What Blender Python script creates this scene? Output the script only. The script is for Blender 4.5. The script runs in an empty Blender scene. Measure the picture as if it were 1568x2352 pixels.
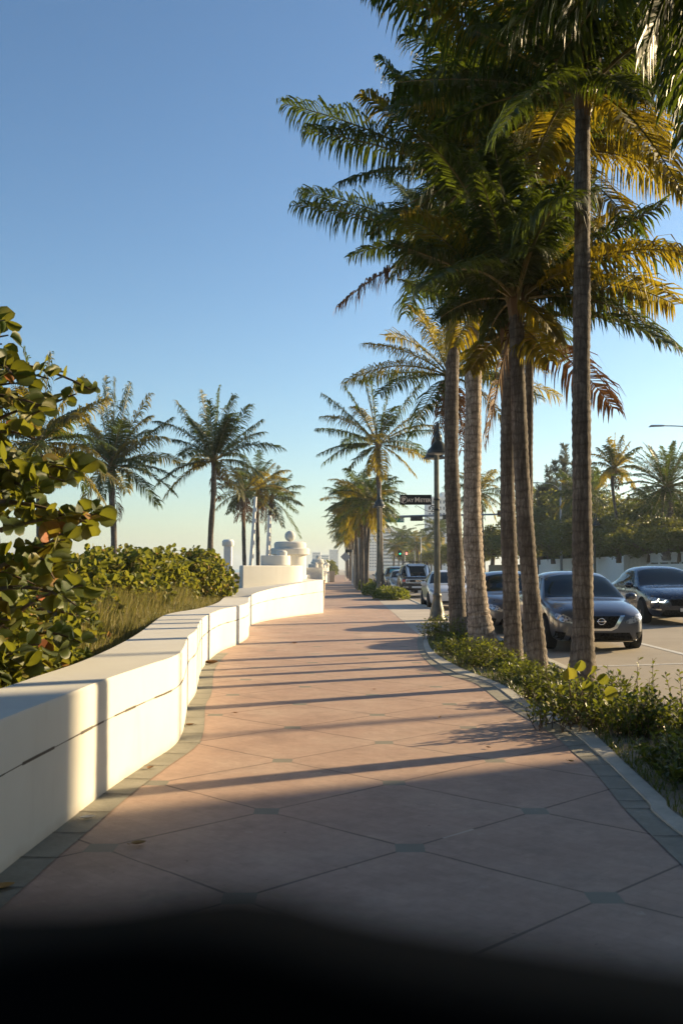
import bpy, bmesh, math, random
from mathutils import Vector, Matrix
from mathutils.bvhtree import BVHTree
random.seed(7)
R = random.Random(11)
sc = bpy.context.scene
COL = sc.collection
rad = math.radians

# ------------------------------------------------------------------ camera model
F = 2250.0; CX, CY = 784.0, 1176.0; H = 1.5
PITCH = math.atan(130.0 / F)
cp, sp = math.cos(PITCH), math.sin(PITCH)
def ray(px, py):
    rx, ry = (px - CX) / F, (CY - py) / F
    return Vector((rx, cp - ry * sp, sp + ry * cp))
def at(px, py, D):
    r = ray(px, py)
    return Vector((0, 0, H)) + r * (D / r.y)
def gnd(px, py, z=0.0):
    r = ray(px, py)
    return Vector((0, 0, H)) + r * ((z - H) / r.z)

# ------------------------------------------------------------------ helpers
def tag(o, label=None, cat=None, group=None, kind=None):
    if label: o['label'] = label
    if cat: o['category'] = cat
    if group: o['group'] = group
    if kind: o['kind'] = kind
    return o
def empty(name, loc, label=None, cat=None, group=None, rz=0.0):
    o = bpy.data.objects.new(name, None); COL.objects.link(o)
    o.location = loc; o.rotation_euler = (0, 0, rz); o.empty_display_size = .2
    return tag(o, label, cat, group)
def worldloc(o):
    v = Vector((0, 0, 0))
    while o: v = v + Vector(o.location); o = o.parent
    return v
class MB:
    def __init__(s): s.v = []; s.f = []; s.m = []
    def face(s, pts, m=0):
        n = len(s.v); s.v.extend([tuple(p) for p in pts]); s.f.append(tuple(range(n, n + len(pts)))); s.m.append(m)
    def mesh(s, vs, fs, m=0):
        n = len(s.v); s.v.extend([tuple(p) for p in vs])
        for f in fs: s.f.append(tuple(i + n for i in f)); s.m.append(m)
    def box(s, a, b, m=0):
        x0, y0, z0 = a; x1, y1, z1 = b
        vs = [(x0,y0,z0),(x1,y0,z0),(x1,y1,z0),(x0,y1,z0),(x0,y0,z1),(x1,y0,z1),(x1,y1,z1),(x0,y1,z1)]
        s.mesh(vs, [(0,3,2,1),(4,5,6,7),(0,1,5,4),(1,2,6,5),(2,3,7,6),(3,0,4,7)], m)
    def tube(s, pts, rs, n=8, m=0, caps=True):
        pts = [Vector(p) for p in pts]
        if not hasattr(rs, '__len__'): rs = [rs] * len(pts)
        base = len(s.v); ref = None
        for i, p in enumerate(pts):
            t = (pts[min(i+1, len(pts)-1)] - pts[max(i-1, 0)])
            if t.length < 1e-9: t = Vector((0,0,1))
            t.normalize()
            if ref is None:
                ref = Vector((1,0,0)) if abs(t.x) < .9 else Vector((0,1,0))
            a = (ref - t * ref.dot(t))
            if a.length < 1e-6: a = Vector((0,1,0)) - t * t.y
            a.normalize(); ref = a; b = t.cross(a)
            for k in range(n):
                th = 2 * math.pi * k / n
                q = p + (a * math.cos(th) + b * math.sin(th)) * rs[i]
                s.v.append(tuple(q))
        for i in range(len(pts) - 1):
            for k in range(n):
                k2 = (k + 1) % n
                s.f.append((base+i*n+k, base+i*n+k2, base+(i+1)*n+k2, base+(i+1)*n+k)); s.m.append(m)
        if caps:
            s.f.append(tuple(base + k for k in reversed(range(n)))); s.m.append(m)
            e = base + (len(pts)-1)*n
            s.f.append(tuple(e + k for k in range(n))); s.m.append(m)
    def lathe(s, prof, c, n=24, m=0, axis='z', flute=0.0, nf=0):
        base = len(s.v); c = Vector(c)
        for (r, h) in prof:
            for k in range(n):
                th = 2*math.pi*k/n
                rr = r * (1 - flute * (1 if (nf and k % 2) else 0))
                if axis == 'z': s.v.append((c.x + rr*math.cos(th), c.y + rr*math.sin(th), c.z + h))
                elif axis == 'x': s.v.append((c.x + h, c.y + rr*math.cos(th), c.z + rr*math.sin(th)))
                else: s.v.append((c.x + rr*math.cos(th), c.y - h, c.z + rr*math.sin(th)))
        for i in range(len(prof)-1):
            for k in range(n):
                k2 = (k+1) % n
                s.f.append((base+i*n+k, base+i*n+k2, base+(i+1)*n+k2, base+(i+1)*n+k)); s.m.append(m)
        s.f.append(tuple(base+k for k in reversed(range(n)))); s.m.append(m)
        e = base+(len(prof)-1)*n
        s.f.append(tuple(e+k for k in range(n))); s.m.append(m)
    def prism(s, poly, z0, z1, m=0):
        n = len(poly); vs = [(p[0], p[1], z0) for p in poly] + [(p[0], p[1], z1) for p in poly]
        fs = [tuple(reversed(range(n))), tuple(range(n, 2*n))] + [(i, (i+1) % n, n+(i+1) % n, n+i) for i in range(n)]
        s.mesh(vs, fs, m)
    def build(s, name, mats, parent=None, smooth=False, bevel=0, loc=None):
        if not isinstance(mats, (list, tuple)): mats = [mats]
        off = worldloc(parent) if parent else Vector((0,0,0))
        if loc is not None: off = Vector(loc)
        me = bpy.data.meshes.new(name)
        me.from_pydata([(x-off.x, y-off.y, z-off.z) for x, y, z in s.v], [], s.f)
        for mt in mats: me.materials.append(mt)
        if len(mats) > 1: me.polygons.foreach_set('material_index', s.m)
        if smooth: me.polygons.foreach_set('use_smooth', [True]*len(me.polygons))
        me.update()
        o = bpy.data.objects.new(name, me); COL.objects.link(o)
        if parent: o.parent = parent
        elif loc is not None: o.location = off
        if smooth and smooth != 'all':
            try:
                bm = bmesh.new(); bm.from_mesh(me); bmesh.ops.remove_doubles(bm, verts=bm.verts, dist=1e-5)
                bmesh.ops.recalc_face_normals(bm, faces=bm.faces)
                for e in bm.edges:
                    if len(e.link_faces) == 2 and e.calc_face_angle(0) > rad(38): e.smooth = False
                bm.to_mesh(me); bm.free()
            except Exception as ex: print('smooth', ex)
        if bevel:
            md = o.modifiers.new('bevel', 'BEVEL'); md.width = bevel; md.segments = 3; md.limit_method = 'ANGLE'; md.angle_limit = rad(40)
        return o
def copy_tree(o, parent=None):
    c = o.copy(); COL.objects.link(c); c.parent = parent
    for ch in o.children: copy_tree(ch, c)
    return c

# ------------------------------------------------------------------ materials
def newmat(name):
    m = bpy.data.materials.new(name); m.use_nodes = True
    nt = m.node_tree; b = nt.nodes['Principled BSDF']
    return m, nt, b
def N(nt, typ, **kw):
    n = nt.nodes.new(typ)
    for k, v in kw.items():
        if k.startswith('i_'): n.inputs[int(k[2:])].default_value = v
        else: setattr(n, k, v)
    return n
def mathn(nt, op, a, b=None, c=None):
    n = nt.nodes.new('ShaderNodeMath'); n.operation = op
    for i, x in enumerate((a, b, c)):
        if x is None: continue
        if isinstance(x, (int, float)): n.inputs[i].default_value = x
        else: nt.links.new(x, n.inputs[i])
    return n.outputs[0]
def mixc(nt, fac, a, b, blend='MIX'):
    n = nt.nodes.new('ShaderNodeMix'); n.data_type = 'RGBA'; n.blend_type = blend
    for i, x in ((0, fac), (6, a), (7, b)):
        if isinstance(x, (int, float)): n.inputs[i].default_value = x
        elif isinstance(x, tuple): n.inputs[i].default_value = (*x[:3], 1)
        else: nt.links.new(x, n.inputs[i])
    return n.outputs[2]
def noise(nt, vec, scale, detail=4, rough=.55):
    n = nt.nodes.new('ShaderNodeTexNoise'); n.inputs['Scale'].default_value = scale
    n.inputs['Detail'].default_value = detail; n.inputs['Roughness'].default_value = rough
    if vec is not None: nt.links.new(vec, n.inputs['Vector'])
    return n.outputs['Fac']
def ramp(nt, fac, stops):
    n = nt.nodes.new('ShaderNodeValToRGB'); el = n.color_ramp.elements
    while len(el) < len(stops): el.new(.5)
    for e, (p, c) in zip(el, stops):
        e.position = p; e.color = (*c, 1) if len(c) == 3 else c
    nt.links.new(fac, n.inputs[0]); return n.outputs[0]
def bump(nt, bsdf, h, strength=.3, dist=.02):
    n = nt.nodes.new('ShaderNodeBump'); n.inputs['Strength'].default_value = strength; n.inputs['Distance'].default_value = dist
    nt.links.new(h, n.inputs['Height']); nt.links.new(n.outputs[0], bsdf.inputs['Normal'])
def coords(nt, kind='obj'):
    if kind == 'obj': return nt.nodes.new('ShaderNodeTexCoord').outputs['Object']
    return nt.nodes.new('ShaderNodeNewGeometry').outputs['Position']
def simple(name, c, rough=.6, metal=0, var=.12, nscale=6, bumps=0, coat=0, bscale=40):
    m, nt, b = newmat(name); v = coords(nt)
    f = noise(nt, v, nscale)
    lo = tuple(x*(1-var) for x in c); hi = tuple(min(1, x*(1+var)) for x in c)
    nt.links.new(ramp(nt, f, [(.3, lo), (.7, hi)]), b.inputs['Base Color'])
    b.inputs['Roughness'].default_value = rough; b.inputs['Metallic'].default_value = metal
    if coat: b.inputs['Coat Weight'].default_value = coat; b.inputs['Coat Roughness'].default_value = .04
    if bumps: bump(nt, b, noise(nt, v, bscale, 5), bumps, .01)
    return m
def leafmat(name, stops, trans=(.30,.30,.03), tw=.35, rough=.42, spec=.5):
    m, nt, b = newmat(name); g = nt.nodes.new('ShaderNodeNewGeometry')
    col = ramp(nt, g.outputs['Random Per Island'], stops)
    nt.links.new(col, b.inputs['Base Color']); b.inputs['Roughness'].default_value = rough
    b.inputs['Specular IOR Level'].default_value = spec
    tr = nt.nodes.new('ShaderNodeBsdfTranslucent')
    tc = mixc(nt, .72, col, trans); nt.links.new(tc, tr.inputs[0])
    mx = nt.nodes.new('ShaderNodeMixShader'); mx.inputs[0].default_value = tw
    nt.links.new(b.outputs[0], mx.inputs[1]); nt.links.new(tr.outputs[0], mx.inputs[2])
    nt.links.new(mx.outputs[0], nt.nodes['Material Output'].inputs[0])
    return m
M = {}
M['palm'] = leafmat('palm_green', [(0,(.014,.026,.009)),(.5,(.026,.043,.012)),(1,(.046,.058,.014))], (.20,.27,.015), .30, .46, .3)
M['palmy'] = leafmat('palm_yellow', [(0,(.04,.055,.012)),(.6,(.08,.08,.016)),(1,(.14,.105,.022))], (.60,.45,.02), .40, .5, .3)
M['dead'] = leafmat('palm_dead', [(0,(.07,.035,.018)),(.6,(.14,.075,.035)),(1,(.24,.15,.08))], (.25,.12,.04), .15, .7, .2)
M['rachis'] = simple('palm_rachis', (.17,.13,.035), .5, var=.3)
M['grape'] = leafmat('sea_grape_leaf', [(0,(.022,.040,.014)),(.40,(.05,.075,.018)),(.70,(.09,.11,.024)),(.88,(.15,.14,.03)),(.94,(.26,.12,.03)),(1,(.34,.10,.045))], (.40,.40,.03), .34, .5, .35)
M['grape2'] = leafmat('sea_grape_hedge_leaf', [(0,(.045,.068,.02)),(.35,(.09,.115,.026)),(.7,(.16,.17,.036)),(.92,(.25,.20,.05)),(1,(.30,.15,.045))], (.44,.44,.04), .32, .5, .3)
M['shrub'] = leafmat('shrub_leaf', [(0,(.028,.050,.014)),(.5,(.055,.085,.02)),(.9,(.10,.12,.03)),(1,(.14,.13,.04))], (.36,.40,.03), .32, .42, .3)
M['tree'] = leafmat('tree_leaf', [(0,(.03,.05,.015)),(.5,(.055,.08,.02)),(1,(.11,.125,.03))], (.36,.36,.03), .34, .45)
M['needle'] = leafmat('needle', [(0,(.03,.04,.022)),(1,(.065,.07,.035))], (.2,.2,.06), .2, .6)
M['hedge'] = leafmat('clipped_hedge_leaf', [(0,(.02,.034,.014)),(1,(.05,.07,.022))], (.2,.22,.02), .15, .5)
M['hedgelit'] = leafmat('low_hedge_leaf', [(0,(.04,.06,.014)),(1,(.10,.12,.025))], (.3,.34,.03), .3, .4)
M['grass'] = leafmat('grass_blade', [(0,(.06,.085,.02)),(.35,(.12,.13,.035)),(.7,(.27,.22,.085)),(1,(.42,.33,.16))], (.4,.36,.08), .3, .55)
M['bark'] = simple('branch_bark', (.13,.09,.06), .85, var=.3, bumps=.4)

def trunkmat(name='palm_trunk', k=1.12, dk=.55):
    m, nt, b = newmat(name); v = coords(nt)
    sep = nt.nodes.new('ShaderNodeSeparateXYZ'); nt.links.new(v, sep.inputs[0])
    n1 = noise(nt, v, 2.2, 4)
    zz = mathn(nt, 'ADD', mathn(nt, 'MULTIPLY', sep.outputs[2], 7.0), mathn(nt, 'MULTIPLY', n1, 2.2))
    saw = mathn(nt, 'FRACT', zz)
    mp = nt.nodes.new('ShaderNodeMapping'); mp.inputs['Scale'].default_value = (14, 14, 2.2); nt.links.new(v, mp.inputs[0])
    st = noise(nt, mp.outputs[0], 2.0, 6, .7)
    big = noise(nt, v, 1.1, 3)
    c1 = ramp(nt, st, [(.30, (.040*k,.030*k,.023*k)), (.5, (.14*k,.112*k,.09*k)), (.72, (.34*k,.30*k,.26*k))])
    ring = ramp(nt, saw, [(0, (.5,.48,.46)), (.14, (.88,.88,.88)), (.3,(1,1,1)), (.8, (1,1,1)), (1, (.72,.7,.68))])
    c2 = mixc(nt, 1.0, c1, ring, 'MULTIPLY')
    c3 = mixc(nt, ramp(nt, big, [(.40,(0,0,0)),(.56,(dk,dk,dk))]), c2, (.045,.034,.026))
    nt.links.new(c3, b.inputs['Base Color']); b.inputs['Roughness'].default_value = .85
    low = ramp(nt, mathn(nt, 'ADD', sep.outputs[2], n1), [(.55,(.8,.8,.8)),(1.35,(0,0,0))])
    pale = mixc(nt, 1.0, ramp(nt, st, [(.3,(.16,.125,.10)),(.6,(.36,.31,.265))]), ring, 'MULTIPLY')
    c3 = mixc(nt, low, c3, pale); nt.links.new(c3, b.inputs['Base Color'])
    h = mathn(nt, 'ADD', mathn(nt, 'MULTIPLY', saw, .8), st)
    bump(nt, b, h, .9, .03); return m
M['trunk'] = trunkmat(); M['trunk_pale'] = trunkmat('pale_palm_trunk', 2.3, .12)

def walkmat():
    m, nt, b = newmat('red_stamped_concrete'); pos = coords(nt, 'pos')
    sep = nt.nodes.new('ShaderNodeSeparateXYZ'); nt.links.new(pos, sep.inputs[0])
    nz = noise(nt, pos, 3.0, 3)
    wob = mathn(nt, 'MULTIPLY', mathn(nt, 'SUBTRACT', nz, .5), .02)
    u = mathn(nt, 'DIVIDE', mathn(nt, 'ADD', mathn(nt, 'SUBTRACT', sep.outputs[0], .367), wob), .83)
    v = mathn(nt, 'DIVIDE', mathn(nt, 'ADD', mathn(nt, 'SUBTRACT', sep.outputs[1], 5.366), wob), .80)
    p = mathn(nt, 'MULTIPLY', mathn(nt, 'ADD', u, v), .5); q = mathn(nt, 'MULTIPLY', mathn(nt, 'SUBTRACT', u, v), .5)
    a = mathn(nt, 'ROUND', p); c = mathn(nt, 'ROUND', q)
    dp = mathn(nt, 'ABSOLUTE', mathn(nt, 'SUBTRACT', p, a)); dq = mathn(nt, 'ABSOLUTE', mathn(nt, 'SUBTRACT', q, c))
    nl = noise(nt, pos, 1.4, 2)
    wid = mathn(nt, 'MULTIPLY', nl, .0135)
    line = mathn(nt, 'MAXIMUM', mathn(nt, 'LESS_THAN', dp, wid), mathn(nt, 'LESS_THAN', dq, wid))
    du = mathn(nt, 'MULTIPLY', mathn(nt, 'ABSOLUTE', mathn(nt, 'SUBTRACT', u, mathn(nt, 'ADD', a, c))), .83)
    dv = mathn(nt, 'MULTIPLY', mathn(nt, 'ABSOLUTE', mathn(nt, 'SUBTRACT', v, mathn(nt, 'SUBTRACT', a, c))), .80)
    pav = mathn(nt, 'MULTIPLY', mathn(nt, 'LESS_THAN', du, .078), mathn(nt, 'LESS_THAN', dv, .078))
    # small stamped bricks running along one diagonal
    mp = nt.nodes.new('ShaderNodeMapping'); mp.inputs['Rotation'].default_value = (0, 0, rad(44)); nt.links.new(pos, mp.inputs[0])
    br = nt.nodes.new('ShaderNodeTexBrick'); nt.links.new(mp.outputs[0], br.inputs['Vector'])
    br.inputs['Scale'].default_value = 1.0; br.inputs['Brick Width'].default_value = .2; br.inputs['Row Height'].default_value = .1
    br.inputs['Mortar Size'].default_value = .003; br.inputs['Color1'].default_value = (.92,.92,.92,1); br.inputs['Color2'].default_value = (1.04,1.04,1.04,1)
    br.inputs['Mortar'].default_value = (.86,.86,.86,1)
    n1 = noise(nt, pos, .9, 6, .65); n2 = noise(nt, pos, 14, 6, .7)
    base = ramp(nt, n1, [(.25,(.36,.235,.18)), (.5,(.43,.295,.23)), (.8,(.50,.375,.30))])
    base = mixc(nt, .7, base, br.outputs[0], 'MULTIPLY')
    base = mixc(nt, .5, base, ramp(nt, n2, [(.3,(.72,.72,.72)),(.7,(1.12,1.12,1.12))]), 'MULTIPLY')
    pc = ramp(nt, n1, [(.3,(.17,.16,.13)),(.7,(.25,.235,.19))])
    base = mixc(nt, pav, base, pc)
    notp = mathn(nt, 'SUBTRACT', 1.0, pav)
    # some of the joints are filled with pale sand, the rest are dark
    lc = mixc(nt, mathn(nt, 'GREATER_THAN', noise(nt, pos, .5, 2), .62), (.10,.065,.05), (.56,.47,.39))
    base = mixc(nt, mathn(nt, 'MULTIPLY', mathn(nt, 'MULTIPLY', line, notp), .85), base, lc)
    # sand dusting and small dark spots
    sd = ramp(nt, noise(nt, pos, .35, 5, .7), [(.55,(0,0,0)),(.8,(.45,.45,.45))])
    base = mixc(nt, sd, base, (.58,.49,.39))
    sp_ = ramp(nt, noise(nt, pos, 26, 2, .4), [(.74,(0,0,0)),(.78,(.7,.7,.7))])
    base = mixc(nt, sp_, base, (.08,.05,.04))
    stn = ramp(nt, noise(nt, pos, 2.1, 7, .72), [(.52,(0,0,0)),(.66,(.42,.42,.42))])
    base = mixc(nt, stn, base, (.21,.15,.12))
    wht = ramp(nt, noise(nt, pos, 4.3, 6, .75), [(.64,(0,0,0)),(.70,(.35,.35,.35))])
    base = mixc(nt, wht, base, (.66,.58,.50))
    nt.links.new(base, b.inputs['Base Color']); b.inputs['Roughness'].default_value = .72
    hh = mathn(nt, 'SUBTRACT', mathn(nt, 'MULTIPLY', n2, .25), mathn(nt, 'ADD', line, mathn(nt, 'MULTIPLY', br.outputs['Fac'], .25)))
    bump(nt, b, hh, .5, .012)
    return m
M['walk'] = walkmat()
def stonemat(name, c, var=.2, sc1=1.5, sc2=30, bmp=.25, rough=.8, joints=None):
    m, nt, b = newmat(name); pos = coords(nt, 'pos')
    n1 = noise(nt, pos, sc1, 5, .65); n2 = noise(nt, pos, sc2, 5, .7)
    col = ramp(nt, n1, [(.3, tuple(x*(1-var) for x in c)), (.7, tuple(min(1,x*(1+var)) for x in c))])
    col = mixc(nt, .6, col, ramp(nt, n2, [(.3,(.78,.78,.78)),(.7,(1.1,1.1,1.1))]), 'MULTIPLY')
    nt.links.new(col, b.inputs['Base Color']); b.inputs['Roughness'].default_value = rough
    bump(nt, b, n2, bmp, .01); return m
M['road'] = stonemat('road_surface', (.33,.285,.225), .12, .5, 60, .3, .75)
M['apron'] = stonemat('pale_concrete', (.44,.39,.33), .15, .8, 40, .2)
M['kerb'] = stonemat('kerb_concrete', (.44,.42,.36), .18, 2.5, 30, .3)
M['band'] = stonemat('grey_paver', (.26,.245,.20), .18, 3, 30, .3)
M['soil'] = stonemat('sandy_soil', (.26,.21,.15), .35, 2.5, 22, .6)
M['sand'] = stonemat('beach_sand', (.42,.36,.27), .12, .4, 10, .3)
M['dirt'] = stonemat('dune_soil', (.13,.11,.07), .3, 1.5, 12, .5)
M['line'] = stonemat('road_paint', (.62,.61,.57), .12, 3, 40, .1, .6)
def wallmat():
    m, nt, b = newmat('white_stucco'); pos = coords(nt, 'pos')
    n1 = noise(nt, pos, .8, 5, .6); n2 = noise(nt, pos, 60, 4, .6)
    col = ramp(nt, n1, [(.3,(.58,.565,.52)),(.7,(.66,.65,.605))])
    sep = nt.nodes.new('ShaderNodeSeparateXYZ'); nt.links.new(pos, sep.inputs[0])
    mp = nt.nodes.new('ShaderNodeMapping'); mp.inputs['Scale'].default_value = (3.5,3.5,.5); nt.links.new(pos, mp.inputs[0])
    st = noise(nt, mp.outputs[0], 1.6, 5, .65)
    col = mixc(nt, ramp(nt, st, [(.56,(0,0,0)),(.8,(.22,.22,.22))]), col, (.42,.38,.32))
    # splashed dirt in the lowest few centimetres
    low = ramp(nt, mathn(nt, 'ADD', sep.outputs[2], mathn(nt, 'MULTIPLY', st, .12)), [(.05,(.6,.6,.6)),(.13,(0,0,0))])
    col = mixc(nt, low, col, (.42,.36,.29))
    nt.links.new(col, b.inputs['Base Color']); b.inputs['Roughness'].default_value = .8
    bump(nt, b, n2, .18, .006); return m
M['wall'] = wallmat()
M['joint'] = simple('wall_joint', (.10,.085,.07), .9)
M['white'] = simple('white_paint', (.72,.72,.70), .6, var=.06, bumps=.1)
M['beigewall'] = simple('beige_wall', (.42,.36,.28), .8, var=.15, nscale=1.2, bumps=.2)
M['bin'] = simple('bin_concrete', (.46,.37,.28), .8, var=.12, bumps=.3)
M['lampgreen'] = simple('lamp_post_paint', (.028,.038,.040), .38, .3, var=.3)
M['lamppost'] = simple('lamp_post_metal', (.11,.105,.085), .45, .5, var=.3)
M['black'] = simple('black_paint', (.012,.012,.014), .5)
M['rubber'] = simple('tyre_rubber', (.018,.018,.018), .85)
M['rim'] = simple('wheel_rim', (.35,.35,.36), .3, .9)
M['chrome'] = simple('chrome', (.75,.75,.76), .12, 1.0, var=.03)
M['plastic'] = simple('black_plastic', (.015,.015,.016), .4)
M['galv'] = simple('galvanised_metal', (.36,.37,.37), .5, .3, var=.1)
M['signgreen'] = simple('street_sign_green', (.01,.34,.19), .45)
M['signtext'] = simple('sign_lettering', (.85,.74,.62), .6, var=.05)
M['whitetext'] = simple('white_lettering', (.8,.8,.8), .6, var=.03)
M['signyellow'] = simple('signal_yellow', (.42,.19,.01), .5)
M['orange'] = simple('orange_lens', (.75,.10,.01), .2, coat=1)
M['redlens'] = simple('red_lens', (.35,.01,.01), .2, coat=1)
M['amber'] = simple('hidden', (.3,.2,.1))
M['leafbrown'] = simple('fallen_leaf_brown', (.22,.11,.04), .7, var=.3)
M['leafyellow'] = simple('fallen_leaf_yellow', (.45,.25,.05), .6, var=.3)
M['bwhite'] = simple('white_render', (.74,.72,.68), .8, var=.05, nscale=.2)
M['bgrey'] = simple('grey_render', (.36,.36,.36), .8, var=.05, nscale=.2)
M['stucco'] = simple('beige_stucco', (.50,.45,.38), .85, var=.08, nscale=.5)
M['shade_fabric'] = simple('teal_sunshade', (.03,.30,.38), .5)
M['blackmat'] = simple('matt_black', (.004,.004,.004), .95, var=.2)
M['blackmat'].node_tree.nodes['Principled BSDF'].inputs['Specular IOR Level'].default_value = .05
def paint(name, c, metal=.35, rough=.32):
    m, nt, b = newmat(name); v = coords(nt)
    f = noise(nt, v, 2.5, 5, .6)
    nt.links.new(ramp(nt, f, [(.3, tuple(x*.88 for x in c)), (.7, tuple(x*1.1 for x in c))]), b.inputs['Base Color'])
    b.inputs['Metallic'].default_value = metal; b.inputs['Coat Weight'].default_value = 1; b.inputs['Coat Roughness'].default_value = .05
    nt.links.new(ramp(nt, noise(nt, v, 5, 4), [(.3,(rough*.85,)*3),(.7,(rough*1.25,)*3)]), b.inputs['Roughness'])
    return m
M['p_grey'] = paint('grey_blue_paint', (.085,.095,.125), .6)
M['p_grey2'] = paint('mid_grey_paint', (.12,.125,.15), .6)
M['p_blue'] = paint('navy_paint', (.014,.020,.042), .4, .25)
M['p_white'] = paint('white_car_paint', (.62,.63,.65), .0, .35)
M['p_black'] = paint('black_car_paint', (.010,.011,.014), .2, .25)
M['p_silver'] = paint('silver_car_paint', (.42,.46,.52), .5, .35)
M['p_dark'] = paint('dark_car_paint', (.03,.032,.04), .3, .3)
def glassmat(name, c=(.004,.009,.012), rough=.04):
    m, nt, b = newmat(name); v = coords(nt)
    nt.links.new(ramp(nt, noise(nt, v, 1.2, 3), [(.3, c), (.75, tuple(x*2.2 for x in c))]), b.inputs['Base Color'])
    b.inputs['Roughness'].default_value = rough; b.inputs['Specular IOR Level'].default_value = .35; return m
M['glass'] = glassmat('tinted_glass'); M['bglass'] = glassmat('building_glass', (.06,.08,.10), .15)
m, nt, b = newmat('headlight_lens'); v = coords(nt)
vo = nt.nodes.new('ShaderNodeTexVoronoi'); vo.inputs['Scale'].default_value = 22; nt.links.new(v, vo.inputs[0])
nt.links.new(ramp(nt, vo.outputs[0], [(.2,(.10,.11,.12)),(.6,(.55,.56,.58))]), b.inputs['Base Color'])
b.inputs['Roughness'].default_value = .1; b.inputs['Metallic'].default_value = .5; b.inputs['Coat Weight'].default_value = 1
M['lens'] = m
def emis(name, c, s):
    m, nt, b = newmat(name); b.inputs['Base Color'].default_value = (*c, 1)
    b.inputs['Emission Color'].default_value = (*c, 1); b.inputs['Emission Strength'].default_value = s
    return m
M['drl'] = emis('running_light', (1,.98,.72), 2.2)
M['greenlight'] = emis('green_signal', (.05,.9,.45), .8)
M['handlight'] = emis('walk_signal', (1,.35,.25), .7)
def meshmat():
    m, nt, b = newmat('grille_mesh'); v = coords(nt)
    vo = nt.nodes.new('ShaderNodeTexVoronoi'); vo.inputs['Scale'].default_value = 26; nt.links.new(v, vo.inputs[0])
    nt.links.new(ramp(nt, vo.outputs[0], [(.35,(.002,.002,.002)),(.6,(.02,.02,.02))]), b.inputs['Base Color'])
    b.inputs['Roughness'].default_value = .7; b.inputs['Specular IOR Level'].default_value = .1; return m
M['grille'] = meshmat()
m, nt, b = newmat('sea_water'); pos = coords(nt, 'pos')
b.inputs['Base Color'].default_value = (.03,.10,.14,1); b.inputs['Roughness'].default_value = .18
bump(nt, b, noise(nt, pos, .6, 5), .6, .3); M['sea'] = m

# ------------------------------------------------------------------ sun, sky, haze, camera
AZ = rad(26.6); EL = rad(18.5)
S = Vector((math.cos(EL)*math.cos(AZ), math.cos(EL)*math.sin(AZ), math.sin(EL)))
w = bpy.data.worlds.new('World'); sc.world = w; w.use_nodes = True
nt = w.node_tree; sky = nt.nodes.new('ShaderNodeTexSky'); sky.sky_type = 'NISHITA'; sky.sun_disc = False
sky.sun_elevation = EL; sky.sun_rotation = math.pi/2 - AZ
sky.air_density = 1.0; sky.dust_density = .8; sky.ozone_density = 2.0; sky.altitude = 0
bg = nt.nodes['Background']; gm = nt.nodes.new('ShaderNodeGamma'); gm.inputs[1].default_value = 1.15; nt.links.new(sky.outputs[0], gm.inputs[0]); hs = nt.nodes.new('ShaderNodeHueSaturation'); hs.inputs['Saturation'].default_value = 1.06; nt.links.new(gm.outputs[0], hs.inputs['Color']); nt.links.new(mixc(nt, 1.0, hs.outputs[0], (.93,.985,.985), 'MULTIPLY'), bg.inputs[0]); bg.inputs[1].default_value = .067
sl = bpy.data.lights.new('sun', 'SUN'); sl.energy = 5.0; sl.angle = rad(.8); sl.color = (1, .76, .43)
so = bpy.data.objects.new('sun', sl); COL.objects.link(so); so.rotation_euler = S.to_track_quat('Z', 'Y').to_euler(); so.location = S*60
cam = bpy.data.cameras.new('camera'); co = bpy.data.objects.new('camera', cam); COL.objects.link(co)
co.location = (0, 0, H); co.rotation_euler = (math.pi/2 + PITCH, 0, 0)
cam.sensor_fit = 'VERTICAL'; cam.sensor_height = 36; cam.lens = F/2352*36; cam.clip_end = 9000; cam.clip_start = .02
cam.dof.use_dof = True; cam.dof.focus_distance = 24; cam.dof.aperture_fstop = 4.6
sc.camera = co
sc.view_settings.view_transform = 'Standard'; sc.view_settings.look = 'None'
sc.view_settings.exposure = 1.15; sc.view_settings.gamma = 1
try:
    sc.cycles.use_denoising = True; sc.cycles.max_bounces = 8; sc.cycles.transparent_max_bounces = 8
    sc.cycles.sample_clamp_indirect = 8
except Exception: pass

# haze
hz = MB(); hz.box((-1800,-300,-2.2),(1800,3600,46)); m = bpy.data.materials.new('haze_air'); m.use_nodes = True
nt = m.node_tree; nt.nodes.remove(nt.nodes['Principled BSDF']); pv = nt.nodes.new('ShaderNodeVolumePrincipled')
pv.inputs['Density'].default_value = .00042; pv.inputs['Color'].default_value = (.74,.86,1,1); pv.inputs['Anisotropy'].default_value = .25
nt.links.new(pv.outputs[0], nt.nodes['Material Output'].inputs['Volume'])
tag(hz.build('haze', m), kind='stuff')

# ------------------------------------------------------------------ ground and setting
def struct(mb, name, mat, **k):
    return tag(mb.build(name, mat, **k), kind='structure')
g = MB(); g.box((-60,-60,-.9),(3000,3500,-.7)); struct(g, 'ground', M['sand'])
g = MB(); g.box((-3500,-300,-1.1),(-59,3500,-1.0)); struct(g, 'sea', M['sea'])
g = MB(); g.box((-3.2,-8,-.4),(2.2,230,0)); struct(g, 'walkway', M['walk'])
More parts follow.
